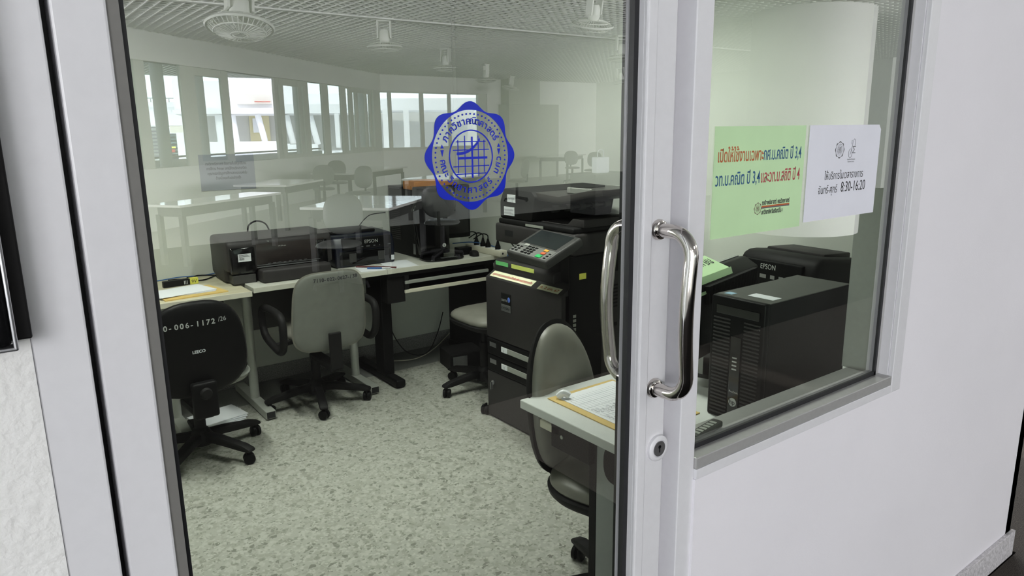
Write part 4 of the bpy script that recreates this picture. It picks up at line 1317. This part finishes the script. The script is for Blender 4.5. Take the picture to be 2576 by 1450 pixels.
t = thing('sheet_holder', 'manila card with a sign-in form on the near grey desk', 'folder', (1.33, 1.275, 0.7505), R(0))
b = NB(); prism(b, [(-0.01, -0.02), (0.27, -0.02), (0.27, 0.345), (-0.005, 0.345)], 0, 0.003); obj('card', b, MANILA, t)
b = NB(); prism(b, [(0.015, 0.0), (0.26, 0.0), (0.26, 0.33), (0.02, 0.325)], 0.0032, 0.0045); fm = obj('form', b, PAPER, t)
b = NB()
for k in range(16):
    box(b, 0.03 + 0.0138 * k, 0.0306 + 0.0138 * k, 0.05, 0.30, 0.0046, 0.0049)
for k in range(7):
    box(b, 0.03, 0.24, 0.06 + 0.036 * k, 0.0607 + 0.036 * k, 0.0046, 0.0049)
obj('ruling', b, mat('pale_grey_ink', (0.45, 0.47, 0.5), 0.6, noise=0.03), fm)
b = NB(); random.seed(5)
for k in range(11):
    for q in range(3):
        y0 = 0.02 + 0.06 * q + random.uniform(0, .02)
        tube(b, [(0.035 + 0.0138 * k + random.uniform(-.002, .002), y0 + 0.006 * j, 0.005) if j % 2 else (0.040 + 0.0138 * k, y0 + 0.006 * j, 0.005) for j in range(6)], 0.00045, 4)
obj('handwriting', b, INKG, fm)
b = NB(); tube(b, smooth_path([(0.02, 0.325, 0.006), (0.03, 0.31, 0.022), (0.045, 0.30, 0.012)]), [0.001] + [0.011] * 11 + [0.002], 8); obj('curled_corner', b, PAPER, fm)
b = NB(); box(b, -0.02, 0.03, -0.05, -0.012, 0.0, 0.012, 0.004); obj('clip', b, SILV, t)

t = thing('computer_tower', 'black computer tower with ribbed front right behind the fixed window', 'computer', (1.622, 1.075, 0.75))
b = NB(); box(b, 0.02, 0.42, 0.0, 0.175, 0.0, 0.355, 0.003); obj('case', b, BLKM, t)
b = NB(); box(b, 0.02, 0.42, 0.001, 0.174, 0.3545, 0.3565); tp = obj('top_cover', b, mat('tower_top_grey', (0.055, 0.057, 0.052), 0.45, noise=0.05), t)
b = NB(); box(b, 0.06, 0.10, 0.02, 0.10, 0.3565, 0.357); obj('label', b, PAPER, tp)
b = NB(); box(b, 0.035, 0.06, 0.135, 0.16, 0.3565, 0.357); obj('label', b, mat('pale_blue_label', (0.35, 0.55, 0.72), 0.5, noise=0.03), tp)
b = NB(); box(b, 0.0, 0.022, 0.0, 0.175, 0.0, 0.357, 0.006, 3); fz = obj('front_bezel', b, BLK, t, smooth=40)
b = NB()
for k in range(27):
    for (a0, a1) in ((0.012, 0.063), (0.107, 0.163)):
        box(b, -0.003, 0.001, a0, a1, 0.012 + 0.0108 * k, 0.0165 + 0.0108 * k, 0.001, 1)
obj('ribs', b, GRYP, fz)
b = NB(); box(b, -0.003, 0.002, 0.068, 0.102, 0.012, 0.25, 0.001); pl_ = obj('port_strip', b, BLKG, fz)
b = NB()
for k in range(4):
    box(b, -0.0045, -0.002, 0.078, 0.093, 0.155 + 0.011 * k, 0.159 + 0.011 * k)
obj('usb_ports', b, SATIN, pl_)
b = NB(); box(b, -0.003, 0.002, 0.015, 0.155, 0.308, 0.332, 0.001); obj('optical_drive', b, BLKG, fz)
b = NB(); lathe(b, [(0.0125, 0), (0.0125, 0.001), (0, 0.001)], 28, face_M((-0.003, 0.085, 0.060), '-X')); hp = obj('logo', b, LETW, pl_)
b = NB(); text_bm(b, 'hp', 0.0195, face_M((-0.0045, 0.0855, 0.0545), '-X'), 'CENTER', bold=0.0003); obj('lettering', b, INKK, hp)
b = NB(); text_bm(b, 'ProDesk', 0.0085, face_M((-0.0033, 0.0985, 0.088), '-X')); obj('lettering', b, SATIN, pl_)

t = thing('monitor', 'black monitor seen from behind, green paper over its top', 'monitor', (1.97, 1.50, 0.75), R(14))
b = NB(); prism(b, [(-0.03, 0.08), (0.03, 0.08), (0.03, 0.355), (-0.0, 0.36), (-0.05, 0.33), (-0.06, 0.14)], -0.24, 0.24, Matrix(((0, 0, 1, 0), (1, 0, 0, 0), (0, 1, 0, 0), (0, 0, 0, 1))), bev=0.006); mc = obj('screen_case', b, BLK, t, smooth=40)
b = NB()
for k in range(40):
    box(b, -0.20 + 0.01 * k, -0.196 + 0.01 * k, -0.064, -0.04, 0.27, 0.33, 0.001, 1)
obj('vent', b, BLKM, mc)
b = NB(); box(b, -0.24, 0.24, 0.026, 0.034, 0.35, 0.358); obj('top_edge', b, SATIN, t)
b = NB(); box(b, -0.04, 0.04, -0.02, 0.02, 0.01, 0.12, 0.004); prism(b, sup(0.13, 0.10, 3, 28), 0, 0.014); obj('stand', b, BLKG, t)

t = thing('folded_paper', 'green folded paper with black Thai writing draped over the monitor', 'paper', (1.885, 1.462, 1.108), R(14))
b = NB(); prism(b, [(-0.155, -0.015), (0.115, -0.015), (0.10, 0.075), (-0.155, 0.075)], 0.0, 0.002, Matrix.Rotation(R(22), 4, 'X'))
prism(b, [(-0.155, -0.055), (0.115, -0.05), (0.122, 0.0), (-0.155, 0.0)], 0.0, 0.002, Matrix.Translation((0, -0.016, -0.003)) @ Matrix.Rotation(R(68), 4, 'X'))
obj('sheet', b, GREEN, t)
b = NB(); fit(b, 'กศ.บ.คณิต', Matrix.Rotation(R(22), 4, 'X') @ Matrix.Translation((0.085, 0.055, 0.002)) @ Matrix.Rotation(PI, 4, 'Z'), 0, 0, 0.20, 0.05, bold=0.0008); obj('lettering', b, INKK, t)

# second small inkjet by the right wall, turned to face left
e2 = thing('inkjet_printer', 'black inkjet printer marked EPSON in the corner by the fixed window', 'printer', (2.50, 1.80, 0.75), R(-90 - 4))
W2, D2, H2 = 0.36, 0.30, 0.335
b = NB(); prism(b, [(0.0, 0.0), (0.0, 0.27), (0.02, 0.315), (0.06, 0.325), (D2, 0.30), (D2, 0.0)], 0, W2, Matrix(((0, 0, 1, 0), (1, 0, 0, 0), (0, 1, 0, 0), (0, 0, 0, 1))), bev=0.02)
obj('body', b, BLKM, e2, smooth=50)
b = NB(); box(b, 0.03, W2 - 0.06, 0.12, D2 - 0.005, 0.305, 0.333, 0.006, M=Matrix.Rotation(R(-3), 4, 'X')); obj('paper_lid', b, GRYP, e2, smooth=40)
b = NB(); box(b, 0.03, W2 - 0.05, -0.012, 0.025, 0.17, 0.295, 0.008); obj('control_panel', b, BLK, e2, smooth=40)
b = NB(); text_bm(b, 'EPSON', 0.030, face_M((0.12, -0.0125, 0.262), '-Y'), xs=0.8); obj('lettering', b, LETW, e2)
for k, (x, ww) in enumerate(((0.12, 0.03), (0.17, 0.02), (0.21, 0.02), (0.25, 0.004), (0.26, 0.04))):
    b = NB(); box(b, x, x + ww, -0.0132, -0.0118, 0.225, 0.240); obj('button', b, SATIN, e2)


t = thing('spiral_notebook', 'dark spiral notebook lying on the desk against the fixed window', 'notebook', (1.33, 0.985, 0.7505), R(8))
b = NB(); box(b, -0.10, 0.10, -0.03, 0.10, 0.0, 0.012, 0.003); obj('cover', b, BLK, t)
b = NB()
for k in range(11):
    tube(b, [(-0.09 + 0.018 * k, -0.03 + 0.008 * math.cos(a), 0.008 + 0.008 * math.sin(a)) for a in [2 * PI * j / 10 for j in range(10)]], 0.0012, 5, closed=True)
obj('binding', b, SATIN, t, smooth=60)
t = thing('remote_control', 'grey remote lying on the inner sill of the fixed window', 'remote', (1.17, 0.9, 0.9295), R(10))
b = NB(); box(b, -0.055, 0.055, -0.012, 0.014, 0, 0.016, 0.005); obj('shell', b, DGRY, t, smooth=40)
b = NB()
for k in range(6):
    box(b, -0.045 + 0.014 * k, -0.036 + 0.014 * k, -0.008, 0.008, 0.0155, 0.0175, 0.001, 1)
obj('buttons', b, SILV, t)

# lamps added to light the printer room, unseen above the frame
for k, (x, y) in enumerate(ADDED_ROOM_LAMPS):
    t = thing('ceiling_lamp', ['tube lamp on the ceiling of the printer room, nearer the left wall', 'tube lamp on the ceiling of the printer room, nearer the right wall'][k], 'lamp', (x, y, 2.95))
    b = NB(); box(b, -0.08, 0.08, -0.62, 0.62, -0.05, 0.0, 0.004); obj('housing', b, FANW, t)
    light('lamp_light', 'AREA', (x, y, 2.885), (0, 0, 0), 31.0, (1.0, 1, 0.96), 0.16, 1.2).data.spread = R(108)

# ================================================================== HALL BEHIND THE CAMERA (seen mirrored in the glass)
CH = 3.2
Mir = lambda x, y: (x, 2 * GL - y)


def MP(px, py, z):
    """point of the hall at height z whose mirror image in the glass lies at the pixel"""
    q = P(px, py, Z=z)
    return Vector((q.x, 2 * GL - q.y, z))


b = NB(); box(b, -6, 22, -24, -9.2, -0.05, 0); struct('floor_hall_far', b, mat('hall_floor', (0.55, 0.54, 0.50), 0.5, noise=0.1, nscale=60))  # far floor made pale to bounce light up to the ceiling grid
b = NB(); box(b, -6, 22, -9.2, FY, -0.05, 0); box(b, WR + 0.045, 22, FY, 8, -0.05, 0); struct('floor_hall', b, mat('black_carpet', (0.009, 0.0085, 0.008), 0.95, spec=0.0, noise=0.5, nscale=260))
b = NB(); box(b, WR + 0.08, 20, -1.5, 7.9, -0.04, 0.004); box(b, 2.0, WR + 0.08, -1.5, FY - 0.02, -0.04, 0.004); struct('floor_corridor', b, CARPET)
b = NB(); box(b, -6, 22, -24, FY + 0.1, 3.62, 3.72); box(b, WR + .045, 22, FY + 0.1, 8, 3.62, 3.72); struct('ceiling_hall', b, PLEN)
b = NB()
x = -4.0
while x < 18.6:
    box(b, x - 0.009, x + 0.009, -21, FY - 0.02, CH, CH + 0.032)
    x += 0.14
y = -21.0
while y < FY - 0.03:
    box(b, -4, 18.6, y - 0.006, y + 0.006, CH + 0.006, CH + 0.020)
    y += 0.14
struct('ceiling_grid', b, CEILW)
yj = 2 * GL - 10.04
b = NB(); box(b, -4, 18.6, yj - 0.05, yj + 0.05, CH - 0.02, CH); struct('trim_6', b, CEILW)
# window wall (two straight runs)
ZS, ZT = 1.02, 2.74


def wall_frame(a, c):
    ra, rc = Vector((*Mir(*a), 0)), Vector((*Mir(*c), 0))
    d = (rc - ra)
    L = d.length
    d.normalize()
    n = Vector((-d.y, d.x, 0))
    M = Matrix((d, n, Vector((0, 0, 1)))).transposed().to_4x4()
    M.translation = ra
    return M, L, d


def along(a, c, px, z=ZT):
    """distance along the wall a-c (mirrored space) where the pixel column px meets it at height z"""
    v = Vector(c) - Vector(a)
    # intersect the viewing plane of the column with the wall at height z
    best = None
    for it in range(60):
        t = it / 59.0
    lo_t, hi_t = -0.3, 1.4

    def pxof(t):
        q = Vector((a[0] + v.x * t, a[1] + v.y * t, z)) - EYE
        return 1288 + FPX * q.dot(rt) / q.dot(fwd)
    for it in range(60):
        m = (lo_t + hi_t) / 2
        if pxof(m) < px:
            lo_t = m
        else:
            hi_t = m
    return (lo_t + hi_t) / 2 * v.length


def window_run(a, c, panes, idx):
    M, L, d = wall_frame(a, c)
    b = NB()
    box(b, -0.1, L + 0.1, -0.1, 0.1, 0, ZS, M=M)
    box(b, -0.1, L + 0.1, -0.1, 0.1, ZT, CH + 0.3, M=M)
    struct('wall_windows' if idx == 1 else 'wall_windows_end', b, HALLW)
    wroot = sempty('window_%d' % (idx + 1))
    edges = [(along(a, c, p0), along(a, c, p1), zt, zb, g) for p0, p1, zt, zb, g in panes]
    fb = NB()
    x = 0.0
    for (x0, x1, zt, zb, g) in edges:
        if x0 > x:
            box(fb, x, x0, -0.03, 0.03, ZS, ZT, M=M)
        box(fb, x0, x1, -0.025, 0.025, zt, ZT, M=M)
        box(fb, x0, x1, -0.025, 0.025, ZS, zb, M=M)
        x = max(x, x1)
    if x < L:
        box(fb, x, L, -0.06, 0.06, ZS, ZT, M=M)
    obj('window_frame', fb, MULL, wroot)
    for (x0, x1, zt, zb, g) in edges:
        if g:
            gb = NB(); box(gb, x0, x1, -0.004, 0.004, zb, zt, M=M); obj('glass_pane', gb, WGLASS, wroot)


window_run(SEG0, SEG1, [
    (250, 330, 2.74, 1.02, 1), (356, 447, 2.74, 1.02, 1), (483, 551, 2.60, 1.08, 1), (568, 685, 2.74, 1.02, 0),
    (693, 697, 2.60, 1.10, 1), (707, 745, 2.60, 1.10, 1), (753, 757, 2.62, 1.10, 1), (770, 806, 2.74, 1.06, 1), (821, 854, 2.74, 1.06, 1),
    (866, 875, 2.70, 1.10, 1), (883, 890, 2.62, 1.16, 1), (896, 914, 2.62, 1.16, 1), (919, 926, 2.62, 1.16, 1), (930, 934, 2.66, 1.16, 1)], 1)
window_run(SEG1, SEG2, [(943, 974, 2.70, 1.10, 1), (982, 1054, 2.70, 1.10, 1), (1063, 1125, 2.70, 1.10, 1), (1132, 1200, 2.70, 1.10, 1)], 2)
# closing walls of the hall
ax, ay = Mir(*SEG0)
b = NB(); box(b, -4.1, -4.0, ay - 2, FY, 0, CH + 0.3); box(b, -4.1, ax + 0.05, ay - 0.1, ay + 0.1, 0, CH + 0.3); struct('wall_hall_left', b, HALLW)
bx_, by_ = Mir(*SEG2)
b = NB(); box(b, bx_ - 0.0, 18.7, by_ - 0.1, by_ + 0.1, 0, CH + 0.3); struct('wall_hall_back', b, HALLW)
b = NB(); box(b, 18.6, 18.7, -24, -7.5, 0, CH + 0.3); box(b, 21, 21.1, -7.6, 8, 0, CH + 0.3); box(b, 18.7, 21.0, -7.6, -7.5, 0, CH + 0.3); struct('wall_hall_right', b, HALLW)
b = NB(); box(b, WR + 0.045, 21, 7.9, 8.0, 0, CH + 0.3); struct('wall_corridor', b, HALLW)
b = NB(); box(b, WR + 0.2, WR + 0.9, 7.6, 7.88, 0, 2.1); struct('door_2', b, OUTG)
# stepped pillar with boards in the far corner
b = NB(); box(b, 14.2, 16.3, by_ + 0.12, by_ + 0.7, 0, 2.4); tag(obj('cupboard', b, mat('grey_green_cupboard', (0.42, 0.44, 0.38), 0.6, noise=0.04), loc=(15.2, by_ + .4, 0)), 'wide grey-green cupboard block at the far end of the hall', 'cupboard')
b = NB(); box(b, 14.3, 15.6, by_ + 0.12, by_ + 0.55, 2.41, CH + 0.2); struct('trim_7', b, mat('grey_green_pillar', (0.46, 0.48, 0.42), 0.7, noise=0.03))
# round column
cc = Vector((10.18, 6.28)); cx_, cy_ = Mir(*cc)
b = NB(); lathe(b, [(0.85, 0), (0.85, CH + 0.4)], 72, Matrix.Translation((cx_, cy_, 0))); struct('column', b, COLW, smooth=40)

# ---- hall tables and chairs


def hall_table(name, label, p0, p1, p2, group):
    """p0-p1 one edge, p1-p2 the next (pixels of the mirrored top)"""
    a, c, e = MP(*p0, 0.75), MP(*p1, 0.75), MP(*p2, 0.75)
    u = c - a
    w = u.length
    u.normalize()
    v = Vector((-u.y, u.x, 0))
    dd = (e - c).dot(v)
    if dd < 0:
        v = -v
        dd = -dd
    t = thing(name, label, 'table', ((a + c) / 2 + v * dd / 2) * 1.0, math.atan2(u.y, u.x), group)
    t.location.z = 0
    b = NB(); box(b, -w / 2, w / 2, -dd / 2, dd / 2, 0.72, 0.75, 0.004); obj('tabletop', b, TABW, t)
    b = NB(); box(b, -w / 2 + 0.08, w / 2 - 0.08, -dd / 2 + 0.1, dd / 2 - 0.1, 0.60, 0.72); obj('apron', b, TABG, t)
    for sx in (-1, 1):
        for sy in (-1, 1):
            b = NB(); box(b, sx * (w / 2 - 0.09) - 0.03, sx * (w / 2 - 0.09) + 0.03, sy * (dd / 2 - 0.11) - 0.03, sy * (dd / 2 - 0.11) + 0.03, 0, 0.62); obj('leg', b, TABG, t)
    return t


hall_table('study_table', 'glossy white study table reflected at the left edge of the door glass', (365, 515), (452, 517.6), (653, 483), 'study tables of the hall')
hall_table('study_table', 'white study table reflected just right of the grey wall notice', (586, 466), (720, 466), (801, 451), 'study tables of the hall')
hall_table('study_table', 'white study table reflected below the middle of the hall windows', (781, 436), (882, 436.5), (963, 419), 'study tables of the hall')
hall_table('study_table', 'white study table reflected over the tall computer tower', (753, 522), (980, 524), (1055, 493), 'study tables of the hall')
hall_table('study_table', 'white study table reflected behind the lower half of the blue emblem', (1010, 450), (1120, 452), (1200, 436), 'study tables of the hall')
hall_table('study_table', 'farthest white study table reflected in front of the blank end wall', (1350, 394), (1432, 394), (1470, 388), 'study tables of the hall')


def hall_chair_proto():
    t = thing('study_chair', 'dark study chair', 'chair')
    b = NB(); pad(b, sup(0.22, 0.21, 3, 28), 0.04, 0.02, Matrix.Translation((0, 0, 0.45)), rings=4); obj('seat', b, mat('study_chair_vinyl', (0.10, 0.105, 0.095), 0.35, noise=0.05), t, smooth=True)
    b = NB(); pad(b, sup(0.21, 0.21, 2.6, 28), 0.03, 0.025, upM(0, -0.22, 0.74, R(8)), curve=0.4, rings=4); obj('backrest', b, MATS['study_chair_vinyl'], t, smooth=True)
    b = NB(); tube(b, [(0, 0, 0.10), (0, 0, 0.44)], 0.03, 12); tube(b, [(0, -0.05, 0.43), (0, -0.25, 0.46), (0, -0.26, 0.62)], 0.02, 8); obj('column', b, BLKM, t, smooth=40)
    for k in range(5):
        a = 2 * PI * k / 5
        b = NB(); tube(b, [(0, 0, 0.10), (0.27 * math.cos(a), 0.27 * math.sin(a), 0.06), (0.28 * math.cos(a), 0.28 * math.sin(a), 0.012)], [0.03, 0.022, 0.022], 8); obj('leg', b, BLKM, t, smooth=40)
    return t


hc = hall_chair_proto()
chairs = [((815, 470), 0.5, 200, 'dark study chair reflected left of the middle study table'),
          ((850, 455), 0.5, 20, 'dark study chair reflected below the middle study table'),
          ((900, 480), 0.5, 60, 'dark study chair reflected right of the middle study table'),
          ((850, 580), 0.6, 40, 'dark study chair reflected above the navy inkjet printer'),
          ((1110, 500), 0.75, 220, 'dark study chair reflected over the corner monitor'),
          ((1300, 440), 0.6, 150, 'dark study chair reflected right of the blue emblem'),
          ((1440, 410), 0.6, 30, 'dark study chair reflected beside the farthest study table, on its left'),
          ((1490, 415), 0.6, 60, 'dark study chair reflected beside the farthest study table, on its right')]
for k, (px, z, rot, lab) in enumerate(chairs):
    o = hc if k == 0 else copy_tree(hc)
    q = MP(*px, z)
    o.location = (q.x, q.y, 0)
    o.rotation_euler = (0, 0, R(rot))
    o['label'] = lab
    o['group'] = 'study chairs of the hall'
t = thing('tote_bag', 'white carrier bag reflected at the right edge of the door glass', 'bag', (0, 0, 0))
q = MP(1510, 455, 0.6); t.location = (q.x, q.y, 0.75)
b = NB(); box(b, -0.16, 0.16, -0.08, 0.08, 0.0, 0.30, 0.02); obj('bag_body', b, PAPER, t)
b = NB(); tube(b, smooth_path([(-0.08, 0.0, 0.29), (-0.06, 0, 0.42), (0.06, 0, 0.42), (0.08, 0, 0.29)]), 0.008, 6); obj('handle', b, PAPER, t)
q2 = t.location
b = NB(); box(b, q2.x - 0.5, q2.x + 0.6, q2.y - 0.4, q2.y + 0.4, 0.72, 0.75); box(b, q2.x - 0.45, q2.x + 0.55, q2.y - 0.35, q2.y + 0.35, 0, 0.72)
tag(obj('bench_block', b, TABG, loc=(q2.x, q2.y, 0)), 'grey bench block reflected under the white carrier bag', 'bench')

# ---- ceiling fans


def fan_proto():
    t = thing('ceiling_fan', 'white caged ceiling fan', 'fan')
    b = NB(); box(b, -0.10, 0.10, -0.07, 0.07, -0.03, 0.0, 0.004)
    for s in (-1, 1):
        box(b, s * 0.095 - 0.012, s * 0.095 + 0.012, -0.05, 0.05, -0.26, 0.0, 0.006)
    obj('mount', b, FANW, t)
    b = NB(); lathe(b, [(0.0, -0.13), (0.05, -0.14), (0.075, -0.18), (0.08, -0.28), (0.06, -0.33), (0.0, -0.34)], 24); obj('motor', b, FANW, t, smooth=40)
    b = NB()
    for rr_, z in ((0.09, -0.33), (0.20, -0.345), (0.255, -0.385), (0.20, -0.43), (0.07, -0.45)):
        tube(b, [(rr_ * math.cos(2 * PI * k / 36), rr_ * math.sin(2 * PI * k / 36), z) for k in range(36)], 0.006 if rr_ < 0.25 else 0.014, 5, closed=True)
    for k in range(36):
        a = 2 * PI * k / 36
        tube(b, [(r_ * math.cos(a), r_ * math.sin(a), z) for r_, z in ((0.07, -0.325), (0.20, -0.345), (0.25, -0.385), (0.20, -0.43), (0.05, -0.452))], 0.0045, 4)
    obj('cage', b, FANW, t, smooth=60)
    for k in range(3):
        b = NB(); prism(b, sup(0.10, 0.055, 2.2, 20, cx=0.12), 0, 0.004, Matrix.Translation((0, 0, -0.39)) @ Matrix.Rotation(2 * PI * k / 3, 4, 'Z') @ Matrix.Rotation(R(18), 4, 'X')); obj('blade', b, FANW, t)
    return t


fp = fan_proto()
fans = [((600, -52), 12, 1.35, 'white caged ceiling fan reflected at the top left of the door glass, largest'),
        ((965, 50), 0, 1, 'white caged ceiling fan reflected left of the emblem, next after the largest'),
        ((1120, 122), 0, 1, 'white caged ceiling fan reflected just above the emblem'),
        ((1222, 162), 0, 1, 'white caged ceiling fan reflected upper right of the emblem'),
        ((1290, 190), 14, 1, 'farthest white caged ceiling fan, reflected before the stepped pillar'),
        ((1500, -20), 16, 1, 'white caged ceiling fan reflected at the top right of the door glass'),
        ((1565, 90), 0, 1, 'white caged ceiling fan reflected beside the right stile, upper of two'),
        ((1560, 170), 10, 1, 'white caged ceiling fan reflected beside the right stile, lower of two')]
for k, (px, tilt, s, lab) in enumerate(fans):
    o = fp if k == 0 else copy_tree(fp)
    q = MP(*px, CH)
    o.location = (q.x, q.y, CH)
    o.rotation_euler = (R(tilt), R(tilt) * 0.6, 0.6 * k)
    o.scale = (s, s, s)
    o['label'] = lab
    o['group'] = 'caged fans under the hall ceiling'
for k, (x, y) in enumerate(ADDED_HALL_LIGHTS):
    light('hall_lamp', 'AREA', (x, y, 3.15), (0, 0, 0), 30.0, (1, 1, 0.97), 1.2, 1.2).visible_glossy = True  # light added to brighten the hall, no fixture known there

# ================================================================== OUTDOORS (beyond the hall windows)


def out_pt(px, py, dist):
    """outdoor point whose mirror image is at the pixel, dist metres from the eye"""
    q = EYE + ray(px, py).normalized() * dist
    return Vector((q.x, 2 * GL - q.y, q.z))


def out_block(b, px0, px1, py0, py1, dist, depth):
    """a block whose near face spans the pixels"""
    quad = [out_pt(px0, py1, dist), out_pt(px1, py1, dist), out_pt(px1, py0, dist), out_pt(px0, py0, dist)]
    c = sum(quad, Vector()) / 4
    n = (c - Vector((0, 2 * GL, EYE.z)))
    n.z = 0
    n.normalize()
    r_ = Vector((-n.y, n.x, 0))
    xs = [(q - c).dot(r_) for q in quad]
    zs = [q.z for q in quad]
    M = Matrix((r_, n, Vector((0, 0, 1)))).transposed().to_4x4()
    M.translation = Vector((c.x, c.y, 0))
    box(b, min(xs), max(xs), 0, depth, min(zs), max(zs), M=M)


dW = (SEG1 - SEG0).normalized()
Mw, Lw, dw = wall_frame(SEG0, SEG1)
# balcony slab, overhang, parapet and posts right outside the windows
side = -1 if (Mw @ Vector((0, -1, 0)) - Mw @ Vector((0, 0, 0))).y < 0 else 1
b = NB(); ys = sorted((0.15 * side, 3.0 * side)); box(b, -4, Lw + 1, *ys, 3.6, 3.8, M=Mw)
ys = sorted((1.0 * side, 1.25 * side)); box(b, -4, Lw + 1, *ys, 3.45, 3.6, M=Mw)
ys = sorted((2.6 * side, 3.0 * side)); box(b, -4, Lw + 1, *ys, 3.2, 3.6, M=Mw)
tag(obj('balcony_roof', b, OUTW), 'pale overhanging roof slab with beams outside the hall windows', 'roof', kind='structure')
b = NB(); ys = sorted((0.15 * side, 3.2 * side)); box(b, -4, Lw + 1, *ys, -0.1, 0.0, M=Mw); ys = sorted((2.4 * side, 2.55 * side)); box(b, -4, Lw + 1, *ys, 0.0, 1.02, M=Mw)
tag(obj('balcony_parapet', b, OUTW), 'white balcony floor and parapet outside the hall windows', 'parapet', kind='structure')
b = NB(); ys = sorted((2.42 * side, 2.52 * side)); box(b, -4, Lw + 1, *ys, 1.06, 1.10, M=Mw)
tag(obj('balcony_rail', b, OUTD), 'dark handrail along the balcony parapet', 'railing')
for k, (px, py) in enumerate(((405, 300), (508, 300), (748, 300), (910, 300))):
    q = None
    s0 = along(SEG0, SEG1, px, 1.9)
    # slide outwards along the viewing column
    v = Vector((*Mir(*(SEG0 + dW * s0)), 0)); e = Vector((0, 2 * GL, 0))
    dirn = (v - e).normalized()
    pnt = v + dirn * 1.6
    b = NB(); tube(b, [(pnt.x, pnt.y, 0.0), (pnt.x, pnt.y, 3.6)], (0.115, 0.09, 0.075, 0.11)[k], 24)
    tag(obj('balcony_post', b, OUTW, smooth=40, loc=(pnt.x, pnt.y, 0)), ['round white balcony post reflected in the first wide window from the left', 'round white balcony post reflected left of the open window', 'round white balcony post reflected in the first narrow window right of the open one', 'round white balcony post reflected in the narrow panes at the bend of the window wall'][k], 'post', 'white posts of the balcony')
# building across the courtyard
ab = thing('building', 'white building with a curved walkway, yellow door and slanted struts across the courtyard', 'building', out_pt(640, 360, 34))
ab.location.z = 0
inv = Matrix.Translation(-ab.location)


def bpart(name, blocks, m, parent=ab):
    b = NB()
    for q in blocks:
        out_block(b, *q)
    b.transform(inv)
    return obj(name, b, m, parent)


bpart('upper_wall', [(440, 760, 206, 278, 36, 3), (760, 935, 236, 270, 35, 3)], OUTW)
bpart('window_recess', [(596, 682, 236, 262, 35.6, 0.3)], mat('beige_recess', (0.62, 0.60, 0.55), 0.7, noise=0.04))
bpart('red_pipe', [(640, 680, 255, 257, 35.4, 0.1)], REDP)
bpart('walkway_roof', [(440, 720, 272, 286, 33, 4), (715, 940, 262, 284, 33, 4), (940, 1200, 248, 276, 33, 4)], OUTW)
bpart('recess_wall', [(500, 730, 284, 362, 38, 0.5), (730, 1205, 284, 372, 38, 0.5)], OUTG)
bpart('yellow_door', [(632, 676, 290, 362, 37.8, 0.1)], OUTY)
bpart('door_glass', [(638, 650, 298, 334, 37.6, 0.1)], PAPER)
bpart('walkway_parapet', [(520, 720, 358, 384, 33, 0.3), (720, 800, 364, 384, 33, 0.3)], OUTW)
bpart('lower_wall', [(500, 1200, 386, 460, 34, 2)], OUTW)
for (x0, y0, x1, y1) in ((584, 290, 596, 358), (648, 288, 668, 360), (720, 290, 738, 362), (780, 292, 800, 364), (552, 290, 560, 358)):
    b = NB(); p0, p1 = out_pt(x0, y0, 33.4), out_pt(x1, y1, 33.4); tube(b, [p0, p1], 0.13 if x0 != 552 else 0.2, 12); b.transform(inv); obj('strut', b, OUTW, ab, smooth=40)
bpart('facade_panel', [(966, 975, 276, 372, 32, 0.3), (1018, 1028, 276, 372, 32, 0.3), (900, 914, 262, 372, 31.5, 0.3), (846, 852, 286, 372, 32, 0.3)], OUTW)
# rooftop block and distant city at the left
rb = thing('building', 'white block with a rooftop railing behind the balcony, reflected at the far left', 'building', out_pt(430, 300, 45)); rb.location.z = 0
inv = Matrix.Translation(-rb.location)
bpart('upper_block', [(368, 462, 257, 316, 45, 6)], OUTW, rb)
bpart('stair_block', [(440, 480, 190, 257, 46, 5)], OUTW, rb)
bpart('soffit', [(428, 470, 316, 334, 45, 4)], mat('cream_soffit', (0.7, 0.66, 0.58), 0.8, noise=0.04), rb)
bpart('pier', [(450, 470, 334, 400, 45, 2)], OUTW, rb)
bpart('railing', [(368, 462, 246, 248.5, 44.5, 0.1), (378, 380, 248, 257, 44.5, 0.1), (424, 426, 248, 257, 44.5, 0.1)], SATIN, rb)
for k, (x0, x1, y0, y1, m, lab) in enumerate(((330, 352, 285, 410, 'far_tower_grey', 'grey distant tower block reflected beside the door frame'), (374, 404, 316, 405, 'far_block_white', 'white distant block with balcony bands reflected in the first wide window'), (424, 456, 336, 405, 'far_mall_dark', 'dark distant building with coloured signs reflected in the first wide window'))):
    colr = ((0.42, 0.48, 0.50), (0.75, 0.75, 0.72), (0.06, 0.06, 0.09))[k]
    t = thing('building', lab, 'building', out_pt((x0 + x1) / 2, y1, 90)); t.location.z = 0
    inv = Matrix.Translation(-t.location)
    bpart('wall', [(x0, x1, y0, y1, 90, 10)], mat(m, colr, 0.8, noise=0.05), t)
    rows = int((y1 - y0) / 9)
    bpart('window_band', [(x0 + 1, x1 - 1, y0 + 4 + 9 * r_, y0 + 7 + 9 * r_, 89.5, 0.3) for r_ in range(rows)], (SATIN, OUTD, mat('teal_glass', (0.10, 0.16, 0.17), 0.3, noise=0.05))[k], t)
    if k == 0:
        b = NB(); random.seed(2)
        for q_ in range(8):
            bmesh.ops.create_icosphere(b, subdivisions=2, radius=0.7, matrix=Matrix.Translation(out_pt(334 + 2 * q_, 283 - 2 * random.random(), 91)))
        b.transform(inv); fo = obj('foliage', b, GREENERY, t, smooth=60); fo['kind'] = 'stuff'
    if k == 2:
        bpart('sign', [(432, 442, 369, 373, 89.2, 0.2)], YEL, t); bpart('sign', [(432, 440, 376, 383, 89.2, 0.2)], REDP, t)
b = NB(); box(b, -60, 120, -160, -24.5, -10.2, -10)
tag(obj('ground', b, OUTG), 'pale ground of the courtyard far below the windows', 'ground', kind='structure')
